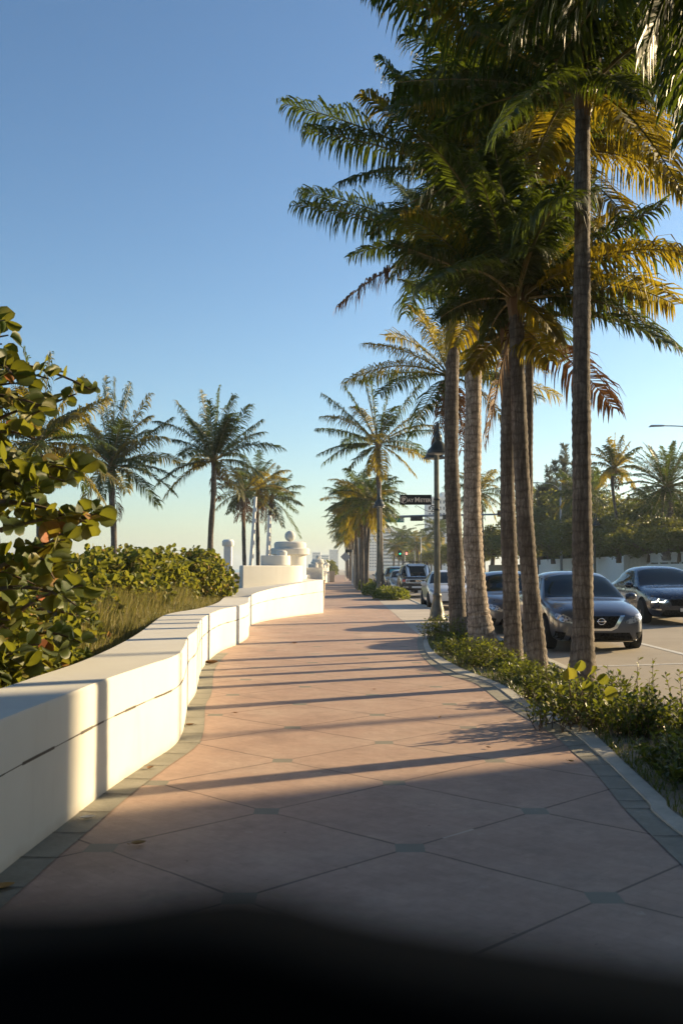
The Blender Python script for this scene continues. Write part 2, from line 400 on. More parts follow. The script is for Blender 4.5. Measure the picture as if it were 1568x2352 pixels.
# road, with its cross-fall
g = MB(); prof = [(3.42,-.08),(6,0),(10,.13),(14,.10),(19.2,-.02)]
for i in range(len(prof)-1):
    (xa,za),(xb,zb) = prof[i], prof[i+1]
    for k in range(-2, 40):
        g.face([(xa,k*20,za),(xb,k*20,zb),(xb,k*20+20,zb),(xa,k*20+20,za)])
struct(g, 'road', M['road'])
def roadz(x):
    for (xa,za),(xb,zb) in zip(prof, prof[1:]):
        if xa <= x <= xb: return za+(zb-za)*(x-xa)/(xb-xa)
    return -.08
g = MB(); g.box((19.2,-40,-.6),(60,800,.06)); struct(g, 'pavement', M['apron'])
def rl(x0,y0,x1,y1):
    g.face([(x0,y0,roadz(x0)+.005),(x1,y0,roadz(x1)+.005),(x1,y1,roadz(x1)+.005),(x0,y1,roadz(x0)+.005)])
g = MB(); rl(5.93,4,6.0-.001,200); rl(6.0,4,6.05,200)
for y in (8.2, 15.7, 30.5, 45.5, 60, 75): rl(3.5,y,5.93,y+.1)
for k in range(0, 40): rl(9.75,6+k*9,9.87,9+k*9); rl(14.2,6+k*9,14.3,9+k*9)
struct(g, 'road_markings', M['line'])

# kerb curves from the photo
def catmull(P, n=8):
    out = []
    for i in range(len(P)-1):
        p0 = P[max(i-1,0)]; p1 = P[i]; p2 = P[i+1]; p3 = P[min(i+2,len(P)-1)]
        for k in range(n):
            t = k/n
            out.append(.5*((2*p1)+(p2-p0)*t+(2*p0-5*p1+4*p2-p3)*t*t+(3*p1-p0-3*p2+p3)*t**3))
    out.append(P[-1]); return out
def V2(p): return Vector((p.x, p.y, 0))
kin = [Vector((1.95,1.2,0)), Vector((1.95,3.2,0))] + [V2(gnd(*p)) for p in [(1534,1898),(1489,1848),(1444,1803),(1399,1758),(1359,1723),(1299,1675),(1195,1620),(1120,1568),(1040,1543),(986,1508),(972,1478),(978,1460)]]
kout = [Vector((2.25,1.2,0)), Vector((2.22,3.2,0))] + [V2(gnd(*p)) for p in [(1590,1890),(1540,1840),(1494,1798),(1440,1750),(1400,1710),(1349,1668),(1224,1612),(1160,1576),(1060,1532),(1004,1500),(987,1478),(990,1460)]]
bin_ = [Vector((1.65,1.2,0)), Vector((1.66,3.2,0))] + [V2(gnd(*p)) for p in [(1472,1898),(1424,1848),(1389,1803),(1349,1758),(1314,1728),(1254,1678),(1160,1622),(1090,1570),(1015,1545),(970,1508),(957,1478),(962,1460)]]
kout = [a.lerp(b,.72) for a, b in zip(kin, kout)]
KI = catmull(kin); KO = catmull(kout); BI = catmull(bin_)
def strip(A, B, z, mat, name, z0=None):
    g = MB()
    for a, b, c, d in zip(A, A[1:], B[1:], B):
        g.face([(a.x,a.y,z),(d.x,d.y,z),(c.x,c.y,z),(b.x,b.y,z)])
    if z0 is not None:
        for a, b in list(zip(A, A[1:])) + [(y, x) for x, y in zip(B, B[1:])]:
            g.face([(a.x,a.y,z),(b.x,b.y,z),(b.x,b.y,z0),(a.x,a.y,z0)])
    return struct(g, name, mat)
strip(BI, KI, .005, M['band'], 'paver_border')
strip(KI, KO, .018, M['kerb'], 'planter_kerb', -.1)
g = MB()
for a, b in zip(KO, KO[1:]): g.face([(a.x,a.y,.012),(3.27,a.y,.012),(3.27,b.y,.012),(b.x,b.y,.012)])
struct(g, 'planting_soil', M['soil'])
e = KO[-1]
g = MB(); g.box((2.2,e.y+.02,-.4),(3.27,230,.004)); g.box((1.75,e.y+.02,-.2),(2.2,230,.004)); struct(g, 'concrete_apron', M['apron'])
g = MB(); g.box((3.27,-8,-.4),(3.42,230,.03)); struct(g, 'road_kerb', M['kerb'], bevel=.02)
# joints cut across the paver border
g = MB()
for i in range(0, len(KI)-1, 5):
    a, b = BI[i], KI[i]; d = (b-a).normalized(); n = Vector((-d.y, d.x, 0))*.006
    g.face([(a-n)+Vector((0,0,.009)),(b-n)+Vector((0,0,.009)),(b+n)+Vector((0,0,.009)),(a+n)+Vector((0,0,.009))])
struct(g, 'border_joints', M['joint'])

# ------------------------------------------------------------------ sinuous seat wall
front_px = [(0,2010),(125,1912),(250,1815),(335,1757),(412,1700),(432,1622),(450,1592),(466,1535),(505,1497),(545,1480),(570,1463),(575,1437),(615,1425),(680,1415),(742,1408)]
FR = [Vector((-1.62,-2,0)), Vector((-1.70,3.2,0))] + [V2(gnd(*p)) for p in front_px]
Zt = lambda y: .755 if y < 25 else .755 + (1.12-.755)*min(1,(y-25)/8)**1.2
back_px = [(0,1582),(80,1555),(185,1520),(270,1482),(325,1450),(370,1417),(400,1407),(460,1397),(500,1384),(515,1372),(562,1361)]
BK = [Vector((-2.3,-2,0)), Vector((-2.25,3.2,0))] + [V2(gnd(*p, .755)) for p in back_px]
BK = [p for p in BK if p.y < 29] 
BK += [Vector((-3.45,31.0,0)), Vector((-3.2,34.0,0)), Vector((-2.3,36.2,0)), Vector((-1.2,36.0,0))]
FRc = catmull(FR, 8); BKc = catmull(BK, 8)
def resample(P, n):
    L = [0]
    for a, b in zip(P, P[1:]): L.append(L[-1]+(b-a).length)
    out = []; j = 0
    for i in range(n):
        t = L[-1]*i/(n-1)
        while j < len(L)-2 and L[j+1] < t: j += 1
        out.append(P[j].lerp(P[j+1], (t-L[j])/max(1e-9, L[j+1]-L[j])))
    return out
n = 150
Fp = resample(FRc, n); Bp = []
for p in Fp:   # pair each front point with a back point by its distance along the walk
    s = p.y/Fp[-1].y if p.y > 0 else 0
    Bp.append(None)
Br = resample(BKc, n)
Bp = Br
def seatwall(Fp, Bp, label, zf, z0=-.05):
    g = MB(); n = len(Fp)
    for i in range(n-1):
        a, b, c, d = Fp[i], Fp[i+1], Bp[i+1], Bp[i]
        za, zb = zf(a.y), zf(b.y); r = .02
        ia = a+(d-a).normalized()*r; ib = b+(c-b).normalized()*r
        g.face([(a.x,a.y,z0),(b.x,b.y,z0),(b.x,b.y,zb-r),(a.x,a.y,za-r)][::-1])
        g.face([(a.x,a.y,za-r),(b.x,b.y,zb-r),(ib.x,ib.y,zb),(ia.x,ia.y,za)][::-1])
        g.face([(ia.x,ia.y,za),(ib.x,ib.y,zb),(c.x,c.y,zb),(d.x,d.y,za)][::-1])
        g.face([(d.x,d.y,za),(c.x,c.y,zb),(c.x,c.y,z0),(d.x,d.y,z0)][::-1])
    a, d = Fp[-1], Bp[-1]; za = zf(a.y); ia = a+(d-a).normalized()*.02
    g.face([(a.x,a.y,z0),(d.x,d.y,z0),(d.x,d.y,za),(ia.x,ia.y,za),(a.x,a.y,za-.02)])
    root = empty('seat_wall', (Fp[0].x, Fp[0].y, 0), label, 'wall', 'white wave-shaped seat walls')
    wl = g.build('wall_body', M['wall'], root, smooth=True)
    g = MB(); zz = lambda y: zf(y)*.64
    N_ = len(Fp)
    for i in range(N_-1):
        a, b = Fp[i], Fp[i+1]; t = (b-a).normalized(); nr = Vector((t.y,-t.x,0))*.003
        hw = .006 + .004*math.sin(i*1.7)
        g.face([(a+nr+Vector((0,0,zz(a.y)-hw))),(b+nr+Vector((0,0,zz(b.y)-hw))),(b+nr+Vector((0,0,zz(b.y)+hw))),(a+nr+Vector((0,0,zz(a.y)+hw)))])
    g.build('joint_line', M['joint'], root)
    return root
seatwall(Fp, Bp, 'long white wave-shaped seat wall along the left of the walkway from the foreground', Zt)
F2 = resample(catmull([Vector(p) for p in [(-3.6,60,0),(-3.3,68,0),(-3.8,76,0),(-3.4,86,0),(-3.3,95,0),(-2.5,101,0),(-1.32,107,0)]]), 50)
B2 = [p+Vector((-1.4,1.0,0)) for p in F2]
seatwall(F2, B2, 'farther white wave-shaped seat wall beyond the first beige bin', lambda y: .75+.45*max(0,min(1,(y-90)/16)))
F3 = resample([Vector((-3.2,130,0)), Vector((-2.9,150,0)), Vector((-1.6,168,0))], 20)
seatwall(F3, [p+Vector((-1.4,1,0)) for p in F3], 'tiny distant white seat wall by the far beige bin', lambda y: 1.0)
# pavers at the wall foot
g = MB(); gj = MB()
Wd = []
for i, p in enumerate(Fp):
    t = (Fp[min(i+1,n-1)]-Fp[max(i-1,0)]).normalized(); nr = Vector((t.y,-t.x,0))
    Wd.append(p+nr*.19)
for a, b, c, d in zip(Fp, Fp[1:], Wd[1:], Wd):
    if a.y > 17.5: break
    g.face([(a.x,a.y,.005),(d.x,d.y,.005),(c.x,c.y,.005),(b.x,b.y,.005)])
struct(g, 'wall_foot_pavers', M['band'])
g = MB(); acc = 0
for i in range(1, n-1):
    acc += (Fp[i]-Fp[i-1]).length
    if Fp[i].y > 17.5: break
    if acc > .42:
        acc = 0; a, b = Fp[i], Wd[i]; t = (b-a).normalized(); q = Vector((-t.y,t.x,0))*.006
        g.face([a-q+Vector((0,0,.009)), b-q+Vector((0,0,.009)), b+q+Vector((0,0,.009)), a+q+Vector((0,0,.009))])
struct(g, 'foot_paver_joints', M['joint'])
# dune behind the wall
g = MB()
dz = [.32,.42,.5,.45,.3,-.3,-.69]; dx = [0,-.8,-2.5,-6,-12,-22,-40]
cols = [p for p in Bp[::3]] + [Vector((-4.6,45,0)), Vector((-5,90,0)), Vector((-5,240,0))]
for a, b in zip(cols, cols[1:]):
    for k in range(6):
        g.face([(a.x+.05+dx[k],a.y,dz[k]),(b.x+.05+dx[k],b.y,dz[k]),(b.x+.05+dx[k+1],b.y,dz[k+1]),(a.x+.05+dx[k+1],a.y,dz[k+1])][::-1])
struct(g, 'dune_ground', M['dirt'])

# ------------------------------------------------------------------ entrance tower
def stadium(x0, x1, y0, y1, n=10):
    r = (y1-y0)/2; cy = (y0+y1)/2; P = []
    for k in range(n+1):
        th = -math.pi/2 + math.pi*k/n; P.append((x1-r+r*math.cos(th), cy+r*math.sin(th)))
    P += [(x0,y1),(x0,y0)]; return P
def tower(label, loc, s=1.0, mirror=False):
    root = empty('entrance_tower', (-1.85,35.3,0), label, 'monument', 'stacked white entrance towers')
    P = catmull([Vector(p) for p in [(-3.12,31.0,0),(-2.5,31.5,0),(-1.95,32.0,0),(-1.5,32.5,0),(-1.32,33.1,0),(-1.4,33.8,0),(-1.9,34.5,0)]],6)
    g = MB(); g.prism([(p.x,p.y) for p in P]+[(-2.9,35.0),(-3.3,34.2),(-3.25,31.3)], .3, 1.60); g.build('base_block', M['wall'], root, smooth=True, bevel=.03)
    g = MB(); g.prism(stadium(-2.75,-1.76,33.4,34.5), 1.603, 1.95); g.build('middle_block', M['wall'], root, smooth=True, bevel=.03)
    g = MB(); g.lathe([(.18,0),(.18,.12),(.13,.17),(.05,.18)], (-2.06,34.0,1.953), 24); g.build('small_disc', M['wall'], root, smooth=True)
    c = (-1.85,35.35,0)
    g = MB(); g.lathe([(.58,.3),(.58,2.0)], c, 40); g.build('drum', M['wall'], root, smooth=True)
    g = MB(); g.lathe([(.62,1.99),(.70,2.01),(.70,2.20),(.66,2.235)], c, 40); g.build('lower_disc', M['wall'], root, smooth=True)
    g = MB(); g.lathe([(.57,2.237),(.585,2.37),(.56,2.43),(.49,2.465),(.1,2.475)], c, 40); g.build('upper_disc', M['wall'], root, smooth=True)
    pr = [(.195*math.sin(math.pi*k/16)+.001, .195-.195*math.cos(math.pi*k/16)) for k in range(17)]
    g = MB(); g.lathe(pr, (c[0],c[1],2.476), 28); g.build('ball', M['wall'], root, smooth=True)
    return root
T1 = tower('nearer white tower of stacked discs topped by a ball, behind the winding seat wall', None)
T2 = copy_tree(T1); T2.location = (-2.45,101,0); T2['label'] = 'smaller far white tower of stacked discs with ball, beside the distant buildings'
T3 = copy_tree(T1); T3.location = (-2.6,160,0); T3['label'] = 'tiny farthest white tower of discs just right of the second tower'
# white pillar behind the hedge
x = at(524,1250,44); root = empty('white_pillar', (x.x,44,.2), 'white capped pillar half hidden behind the right end of the sea grape hedge', 'pillar')
g = MB(); g.box((x.x-.17,43.8,.1),(x.x+.17,44.2,2.5)); g.build('shaft', M['white'], root, bevel=.02)
g = MB(); g.lathe([(.24,2.5),(.27,2.55),(.27,2.72),(.2,2.8)], (x.x,44,0), 20); g.build('cap', M['white'], root, smooth=True)

# bins
def litter_bin(x, y, s, label):
    root = empty('litter_bin', (x,y,0), label, 'bin', 'beige concrete litter bins')
    g = MB(); h = 1.02*s; a, b = .24*s, .30*s
    g.mesh([(x-a,y-a,0),(x+a,y-a,0),(x+a,y+a,0),(x-a,y+a,0),(x-b,y-b,h),(x+b,y-b,h),(x+b,y+b,h),(x-b,y+b,h)],[(0,3,2,1),(4,5,6,7),(0,1,5,4),(1,2,6,5),(2,3,7,6),(3,0,4,7)])
    g.build('bin_body', M['bin'], root, bevel=.03)
    g = MB(); g.box((x-b-.02,y-b-.02,h+.004),(x+b+.02,y+b+.02,h+.06)); g.build('bin_rim', M['bin'], root, bevel=.02)
litter_bin(-.90,36.3,1.0,'beige tapered litter bin half hidden behind the end of the nearer seat wall')
litter_bin(-1.05,109.5,1.12,'beige tapered litter bin standing at the end of the farther seat wall')

# leaning white poles
def leanpole(p0, p1, D, label):
    a, b = at(*p0, D), at(*p1, D); a.z = .1
    root = empty('leaning_pole', a, label, 'pole', 'leaning white poles by the palms')
    g = MB(); g.tube([a,b],[.16,.11],6); g.build('pole_shaft', M['white'], root)
    for t in (.35,.5,.62,.74,.86): g = MB(); q = a.lerp(b,t); g.box((q.x+.06,q.y-.06,q.z-.14),(q.x+.17,q.y+.06,q.z+.14)); g.build('bracket', M['white'], root)
leanpole((573,1304),(587,1141),70,'taller leaning white pole between two palm trunks left of the white tower')
leanpole((611,1304),(619,1184),70,'shorter leaning white pole rising just behind the white tower')

# ------------------------------------------------------------------ palms
UP = Vector((0,0,1))
def frond(mb, C, T, lift, nl=60, ll=.6, w=.034, droop=.8, mi=0, rr=random, sparse=0.0, twist=0.0, r0=.028):
    C = Vector(C); T = Vector(T); d = T-C; L = d.length
    Mid = C + d*.5 + UP*lift
    def P(t): return C*(1-t)**2 + Mid*2*t*(1-t) + T*t*t
    def Tn(t): return ((Mid-C)*2*(1-t) + (T-Mid)*2*t).normalized()
    ns = 9; pts = [P(i/ns) for i in range(ns+1)]
    mb.tube(pts, [r0*(1-.9*i/ns)+.003 for i in range(ns+1)], 4, 3 if mi != 2 else 2, caps=False)
    hx = Vector((d.x, d.y, 0))
    if hx.length < .05: hx = Vector((rr.uniform(-1,1), rr.uniform(-1,1), 0))
    hx.normalize(); side0 = Vector((hx.y, -hx.x, 0))
    tw = twist + rr.uniform(-.5,.5)
    for i in range(nl):
        t = .13 + .87*(i+.5)/nl
        p = P(t); tn = Tn(t); s = side0*math.cos(tw*t) + tn.cross(side0)*math.sin(tw*t); s = (s - tn*s.dot(tn)).normalized()
        nrm = s.cross(tn)
        if nrm.z < 0: nrm = -nrm
        prof_ = min(1, .35 + 2.2*(t-.13))*(1 if t < .6 else 1-.62*((t-.6)/.4)**1.3)
        fwd = .25 + .75*t*t
        for sd in (-1, 1):
            if sparse and rr.random() < sparse: continue
            l = ll*prof_*rr.uniform(.72,1.15)*(1+.12*math.sin(i*.9+sd))
            if rr.random() < .05: continue
            d0 = (s*sd + tn*fwd*rr.uniform(.8,1.3) + nrm*rr.uniform(.05,.35)).normalized()
            g = droop*rr.uniform(.6,1.5)*(1+.35*math.sin(i*.31+tw*9+sd*2))
            d1 = (d0 + Vector((0,0,-g*.75)) + Vector((.12,0,0))).normalized()
            d2 = (d0*.7 + Vector((0,0,-g*1.7)) + Vector((.15,0,0))).normalized()
            wv = (tn - d0*tn.dot(d0)); 
            if wv.length < 1e-4: wv = nrm
            wv = (wv.normalized() + nrm*rr.uniform(-.6,.6)).normalized()*w*.5*rr.uniform(.8,1.15)
            p1 = p + d0*l*.35; p2 = p1 + d1*l*.35; p3 = p2 + d2*l*.32
            b = len(mb.v)
            mb.v += [tuple(p-wv*.5), tuple(p+wv*.5), tuple(p1+wv), tuple(p1-wv), tuple(p2+wv*.8), tuple(p2-wv*.8), tuple(p3)]
            mb.f += [(b,b+1,b+2,b+3),(b+3,b+2,b+4,b+5),(b+5,b+4,b+6)]; mb.m += [mi]*3
def trunk_mb(pts, rs, rr=random, ring=.11, n=14):
    # resample along the path and add leaf-scar ridges
    P = catmull([Vector(p) for p in pts], 10); L = [0]
    for a, b in zip(P, P[1:]): L.append(L[-1]+(b-a).length)
    tot = L[-1]; k = max(6, int(tot/ring*2)); Q = resample(P, k); out = []; jj = 0
    for i, q in enumerate(Q):
        sd = tot*i/(k-1)
        while jj < len(L)-2 and L[jj+1] < sd: jj += 1
        t = min((jj+(sd-L[jj])/max(1e-9,L[jj+1]-L[jj]))/10, len(rs)-1.001); j = int(t); r = rs[j]+(rs[j+1]-rs[j])*(t-j)
        out.append(r*(1.04 if i % 2 else .97)*rr.uniform(.98,1.025)*(1+.03*math.sin(i*.21+rs[0]*40)))
    g = MB(); g.tube(Q, out, n); return g
def crown_base(mb, C, r, rr):
    # fibrous boots of old leaf stalks round the top of the trunk
    for k in range(12):
        a = k*2.4; p = Vector(C)+Vector((math.cos(a)*r*.6, math.sin(a)*r*.6, -.25+.03*k))
        q = p+Vector((math.cos(a)*r*1.1, math.sin(a)*r*1.1, .32))
        mb.tube([p,q],[.05,.02],5,3,caps=False)
    mb.tube([Vector(C)+UP*-.35, Vector(C), Vector(C)+UP*.45],[r*.95,r*1.35,r*.3],8,2,caps=False)
PM = lambda: [M['palm'], M['palmy'], M['dead'], M['rachis']]
LIML = [(-900,700),(0,850),(200,850),(330,905),(400,880),(560,880),(700,930),(760,960),(900,830),(1400,700)]
def allowed(T):
    dx, dy, dz = T.x, T.y, T.z-H; fw = dy*cp+dz*sp; uy = -dy*sp+dz*cp
    if fw < .5: return False
    px, py = 784+dx/fw*F, 1176-uy/fw*F
    for (ya,xa),(yb,xb) in zip(LIML, LIML[1:]):
        if ya <= py <= yb:
            if px < xa+(xb-xa)*(py-ya)/(yb-ya): return False
    return not (px > 1420 and 250 < py < 560)
def random_fronds(mb, C, L, nf, rr, nl, ll, w, lo=-25, droop=.8, yellow=.15, deadn=2, az0=0, lim=False):
    for k in range(nf):
        a = az0 + k*2.39996 + rr.uniform(-.2,.2); e = 78 - (78-lo)*(k+.5)/nf + rr.uniform(-7,7)
        el = rad(e-22); l = L*rr.uniform(.85,1.08)*(1 if e < 65 else .85)
        T = Vector(C)+Vector((math.cos(a)*math.cos(el), math.sin(a)*math.cos(el), math.sin(el)))*l*.92
        if lim and not allowed(T): continue
        frond(mb, C, T, l*.24, nl, ll*rr.uniform(.85,1.1), w, droop*rr.uniform(.5,1.5), 1 if rr.random() < yellow else 0, rr)
    for k in range(deadn):
        a = rr.uniform(0,6.28); T = Vector(C)+Vector((math.cos(a)*.5, math.sin(a)*.5, -L*rr.uniform(.45,.7)))
        frond(mb, C, T, .1, nl//2, ll*.7, w, 1.5, 2, rr, .3)
def near_palm(name, label, D, path, rpx, hub, tips, extra=8, L=3.4, lo=-20, nl=104, ll=.88, w=.036, seed=1, group=None, yellow=.25, deadn=1, base=None, ring=.11, tm='trunk'):
    rr = random.Random(seed)
    pts = [at(x,y,D) for x, y in path]; pts[0].z = -.02 if base is None else base
    rs = [q*D/F/2 for q in rpx]
    root = empty(name, (pts[0].x, pts[0].y, max(0,pts[0].z)), label, 'palm tree', group)
    C = at(*hub, D); pts.append(C)
    trunk_mb(pts, rs+[rs[-1]], rr, ring).build('trunk', M[tm], root, smooth=True)
    mb = MB(); crown_base(mb, C, rs[-1], rr)
    for tp in tips:
        x, y = tp[0], tp[1]; mi = tp[2] if len(tp) > 2 else 0; lift = tp[3] if len(tp) > 3 else None
        T = at(x,y,D); r = (T-C).length; sgn = rr.choice((-1,1))
        dep = math.sqrt(max(0,(L*1.02)**2-r*r)) if r < L else 0
        T = at(x, y, D+sgn*dep*rr.uniform(.25,.8)); r = (T-C).length
        if lift is None: lift = r*(.20 if T.z < C.z+.5 else .08)
        frond(mb, C, T, lift, nl, ll*min(1.1,max(.6,r/L)), w, rr.uniform(.7,1.5) if mi != 2 else 1.6, mi, rr, .25 if mi == 2 else .06)
    random_fronds(mb, C, L, extra, rr, nl, ll, w, lo, 1.0, yellow, deadn, rr.uniform(0,6), D < 25)
    mb.build('crown', PM(), root)
    return root
near_palm('coconut_palm','tallest near coconut palm whose flared grey trunk stands in front of the grey-blue sedan',13.0,
  [(1335,1562),(1338,1430),(1336,1200),(1334,900),(1336,600),(1336,380)],[64,50,45,42,38,36],(1338,215),
  [(850,-30,0),(905,190,0),(1000,-120),(1180,-160),(1400,-150),(1568,445,1),(1520,350,1),(1600,60),(1640,240),(1060,200),(1150,300),(1470,230),(960,60),(1100,60),(1000,300),(1250,0),(1330,-120)],
  extra=18, L=3.5, seed=21, yellow=.08, lo=18, deadn=0)
near_palm('coconut_palm','palm hidden among the others, crown glowing yellow right of the tallest trunk',17.2,
  [(1212,1500),(1212,1200),(1215,800)],[24,22,20],(1225,360),
  [(1568,445,1),(1520,350,1),(1540,400,1),(1470,540,1),(1560,300),(1400,580,1),(1100,300),(1200,200),(1350,180),(1130,480),(1010,420),(1300,560)],
  extra=16, L=3.4, seed=26, yellow=.2, deadn=0, lo=12)
near_palm('coconut_palm','dark trunked coconut palm, right one of the touching pair left of the grey-blue sedan',14.7,
  [(1236,1540),(1222,1400),(1205,1200),(1193,1000),(1188,850)],[48,42,38,36,34],(1185,690),
  [(1550,700,1),(1600,600,0,.9),(1300,420),(1420,480,1),(1100,400),(980,500),(900,560),(1010,730),(1280,780,1),(1120,770),(1250,430,0),(1520,470,0),(1180,380),(1400,640)],
  extra=16, L=3.1, seed=32, yellow=.1, deadn=1, lo=8)
near_palm('coconut_palm','dark trunked coconut palm, left one of the touching pair left of the grey-blue sedan',15.9,
  [(1180,1525),(1172,1350),(1165,1150),(1166,950)],[44,38,34,33],(1168,760),
  [(1408,938,2,.55),(960,560),(1040,480),(1340,560,1),(1230,560),(1080,850,1),(1260,830,1),(930,650,0),(1150,500)],
  extra=12, L=3.0, seed=43, yellow=.12, lo=5, deadn=0)
near_palm('coconut_palm','pale grey ringed coconut palm trunk leaning slightly, second trunk right of the lamp post',18.3,
  [(1112,1492),(1098,1400),(1084,1200),(1086,950),(1088,700)],[76,48,42,38,34],(1090,420),
  [(652,238,0,.35),(700,300,0,.3),(870,130),(1000,40),(1150,50),(1300,180),(1450,330),(900,640),(780,420),(1000,680),(1250,640),(850,540),(1340,420,1),(830,215,1),(930,300)],
  extra=20, L=3.5, seed=54, yellow=.08, lo=12, deadn=0, tm='trunk_pale')
near_palm('coconut_palm','brown coconut palm with hanging dead fronds, trunk directly right of the lamp post',21.9,
  [(1052,1462),(1046,1300),(1036,1050),(1038,850)],[42,38,33,31],(1042,580),
  [(676,470,0,.4),(690,440,0,.5),(775,705,2,.6),(880,400),(960,330),(1100,330),(1250,420),(800,590),(930,720),(1300,600,1),(1180,720)],
  extra=17, L=3.6, seed=65, yellow=.1, lo=12, deadn=0)
near_palm('coconut_palm','lower coconut palm crown with brown skirt behind the trunks next to the lamp post',29,
  [(1046,1420),(1040,1200),(1034,1000)],[24,22,20],(1032,865),
  [(835,790,1,.5),(872,905,0,.5),(822,875,0,.4),(950,690),(1000,650),(1110,660),(1285,912,1,.5),(1255,850,1),(1165,980,1,.6),(1215,765,1),(945,1000,0),(1010,950,2,0),(1045,960,2,0),(1060,930,2,0),(1025,900,2,0),(1150,800,1)],
  extra=7, L=3.3, nl=70, seed=76, yellow=.3, lo=0, deadn=5)
G7 = None
near_palm('coconut_palm','coconut palm rising behind the second lamp post with fronds spread wide to the left',55,
  [(872,1352),(872,1250),(870,1120)],[18,14,11],(868,1022),
  [(740,905,0,.4),(727,985,0,.5),(728,1045,0,.6),(792,890),(848,862),(905,852),(968,880,0,.3),(1000,925,1,.4),(1002,990,0,.6),(985,1060,1,.5),(955,1095,1),(800,1080),(830,850),(845,1090,1),(880,1100,1)],
  extra=9, L=3.9, nl=62, ll=.95, w=.055, seed=87, lo=0, yellow=.3)
# out-of-frame near palm on the right whose fronds hang into the top of the picture
def wp(p, D):
    return at(p[0], p[1], D)
rr = random.Random(98)
root = empty('coconut_palm', (3.6,9.2,0), 'coconut palm outside the right edge whose dark fronds hang into the top right corner', 'palm tree')
C = Vector((3.9,9.2,8.0))
trunk_mb([(3.6,9.2,-.02),(3.66,9.2,2.5),(3.75,9.2,5.5),C],[.16,.11,.10,.10],rr).build('trunk', M['trunk'], root, smooth=True)
mb = MB(); crown_base(mb, C, .12, rr)
for tp, D in [((1568,330),9.5),((1640,380),8.8),((1480,120),9.6),((1300,40),10.2),((1180,60),10.0),((1000,-60),9.5),((1420,-20),8.5),((1620,200),9.8),((860,-40),10.5),((1540,230),10.6)]:
    T = at(*tp, D); 
    if (T-C).length > 4.2: T = C+(T-C).normalized()*4.2
    frond(mb, C, T, .75, 95, .85, .042, .8, 0, rr)
random_fronds(mb, C, 3.5, 16, rr, 80, .8, .036, 5, .8, .1, 0)
mb.build('crown', PM(), root)

for i,(x,y,z) in enumerate([(3.5,5.4,7.4),(3.3,1.6,7.8),(3.2,-2.2,7.5),(3.4,-6,8)]):  # unseen palms added behind the camera to block sky light from the near paving
    rr = random.Random(990+i); root = empty('coconut_palm', (x,y,0), '%s of the unseen palms added behind the camera to darken the near shade' % ('first','second','third','fourth')[i], 'palm tree')
    trunk_mb([(x,y,-.02),(x+.05,y,3),(x,y,z)],[.17,.12,.11],rr).build('trunk', M['trunk'], root, smooth=True)
    mb = MB(); random_fronds(mb, Vector((x,y,z)), 3.6, 30, rr, 56, .85, .06, -10, .8, .1, 0); mb.build('crown', PM(), root)
# left-side palms
near_palm('coconut_palm','leftmost beach palm, its crown behind the big sea grape bush',38,
  [(95,1300),(92,1150)],[20,16],(90,1020),
  [(20,815),(55,800),(118,812),(190,866,1),(248,915,1,.3),(225,1045,1,.4),(272,1112,1,.6),(245,1162,1,.8),(-60,900),(-70,1000),(0,1120),(150,1100,1),(170,960)],
  extra=12, L=3.3, nl=66, ll=.9, w=.055, seed=101, yellow=.35, base=.3)
near_palm('coconut_palm','bushy beach palm left of the two slim ones above the hedge',50,
  [(262,1300),(262,1230),(257,1140)],[15,14,14],(257,1072),
  [(240,866),(265,868),(300,880),(345,905,1),(395,960,0,.2),(402,1095,0,.6),(360,1060,0,.5),(170,1062,0,.4),(195,1000),(190,945,1),(225,905),(290,960,1),(310,1010,1,.5)],
  extra=18, L=4.0, nl=66, ll=1.0, w=.056, seed=112, yellow=.3, base=.3)
near_palm('coconut_palm','symmetrical star-shaped beach palm with a slim dark trunk, right of the bushy one',52,
  [(482,1300),(484,1230),(490,1140)],[14,13,12],(492,1060),
  [(405,921,0,.1),(394,1010,0,.5),(376,1145,1,.9),(461,896),(505,887),(538,905,0,.1),(602,965,0,.3),(606,992,0,.5),(575,930),(560,1050,0,.6),(430,960),(480,920),(525,960),(445,1075,1,.5),(520,1110,2)],
  extra=10, L=4.0, nl=66, ll=1.0, w=.056, seed=123, yellow=.15, deadn=1, base=.3)
near_palm('coconut_palm','ragged palm with a brown skirt, left of the leaning white pole',78,
  [(563,1310),(560,1240),(560,1180)],[9,9,9],(562,1135),
  [(500,1120,0,.5),(520,1180),(530,1070),(560,1050),(600,1060),(610,1110,1),(540,1200,2),(575,1200,2),(560,1230,2)],
  extra=14, L=3.2, nl=48, ll=.85, w=.055, seed=134, yellow=.4, deadn=5, base=.3)
near_palm('coconut_palm','yellowish palm between the two leaning white poles',80,
  [(593,1310),(592,1240),(591,1180)],[9,9,8],(594,1120),
  [(560,1040),(595,1035),(630,1065,1),(650,1080,1),(560,1090),(600,1200,2),(585,1210,2),(640,1130,1)],
  extra=16, L=3.2, nl=48, ll=.85, w=.055, seed=145, yellow=.6, deadn=4, base=.3)
near_palm('coconut_palm','rightmost beach palm behind the white tower with one long frond reaching right',82,
  [(618,1310),(618,1250),(619,1190)],[8,8,8],(624,1145),
  [(688,1133,0,.5),(692,1158,0,.4),(690,1235,0,.8),(650,1210),(670,1090),(640,1070,1),(600,1190,2),(612,1220,2)],
  extra=14, L=3.2, nl=48, ll=.85, w=.055, seed=156, yellow=.3, deadn=3, base=.3)

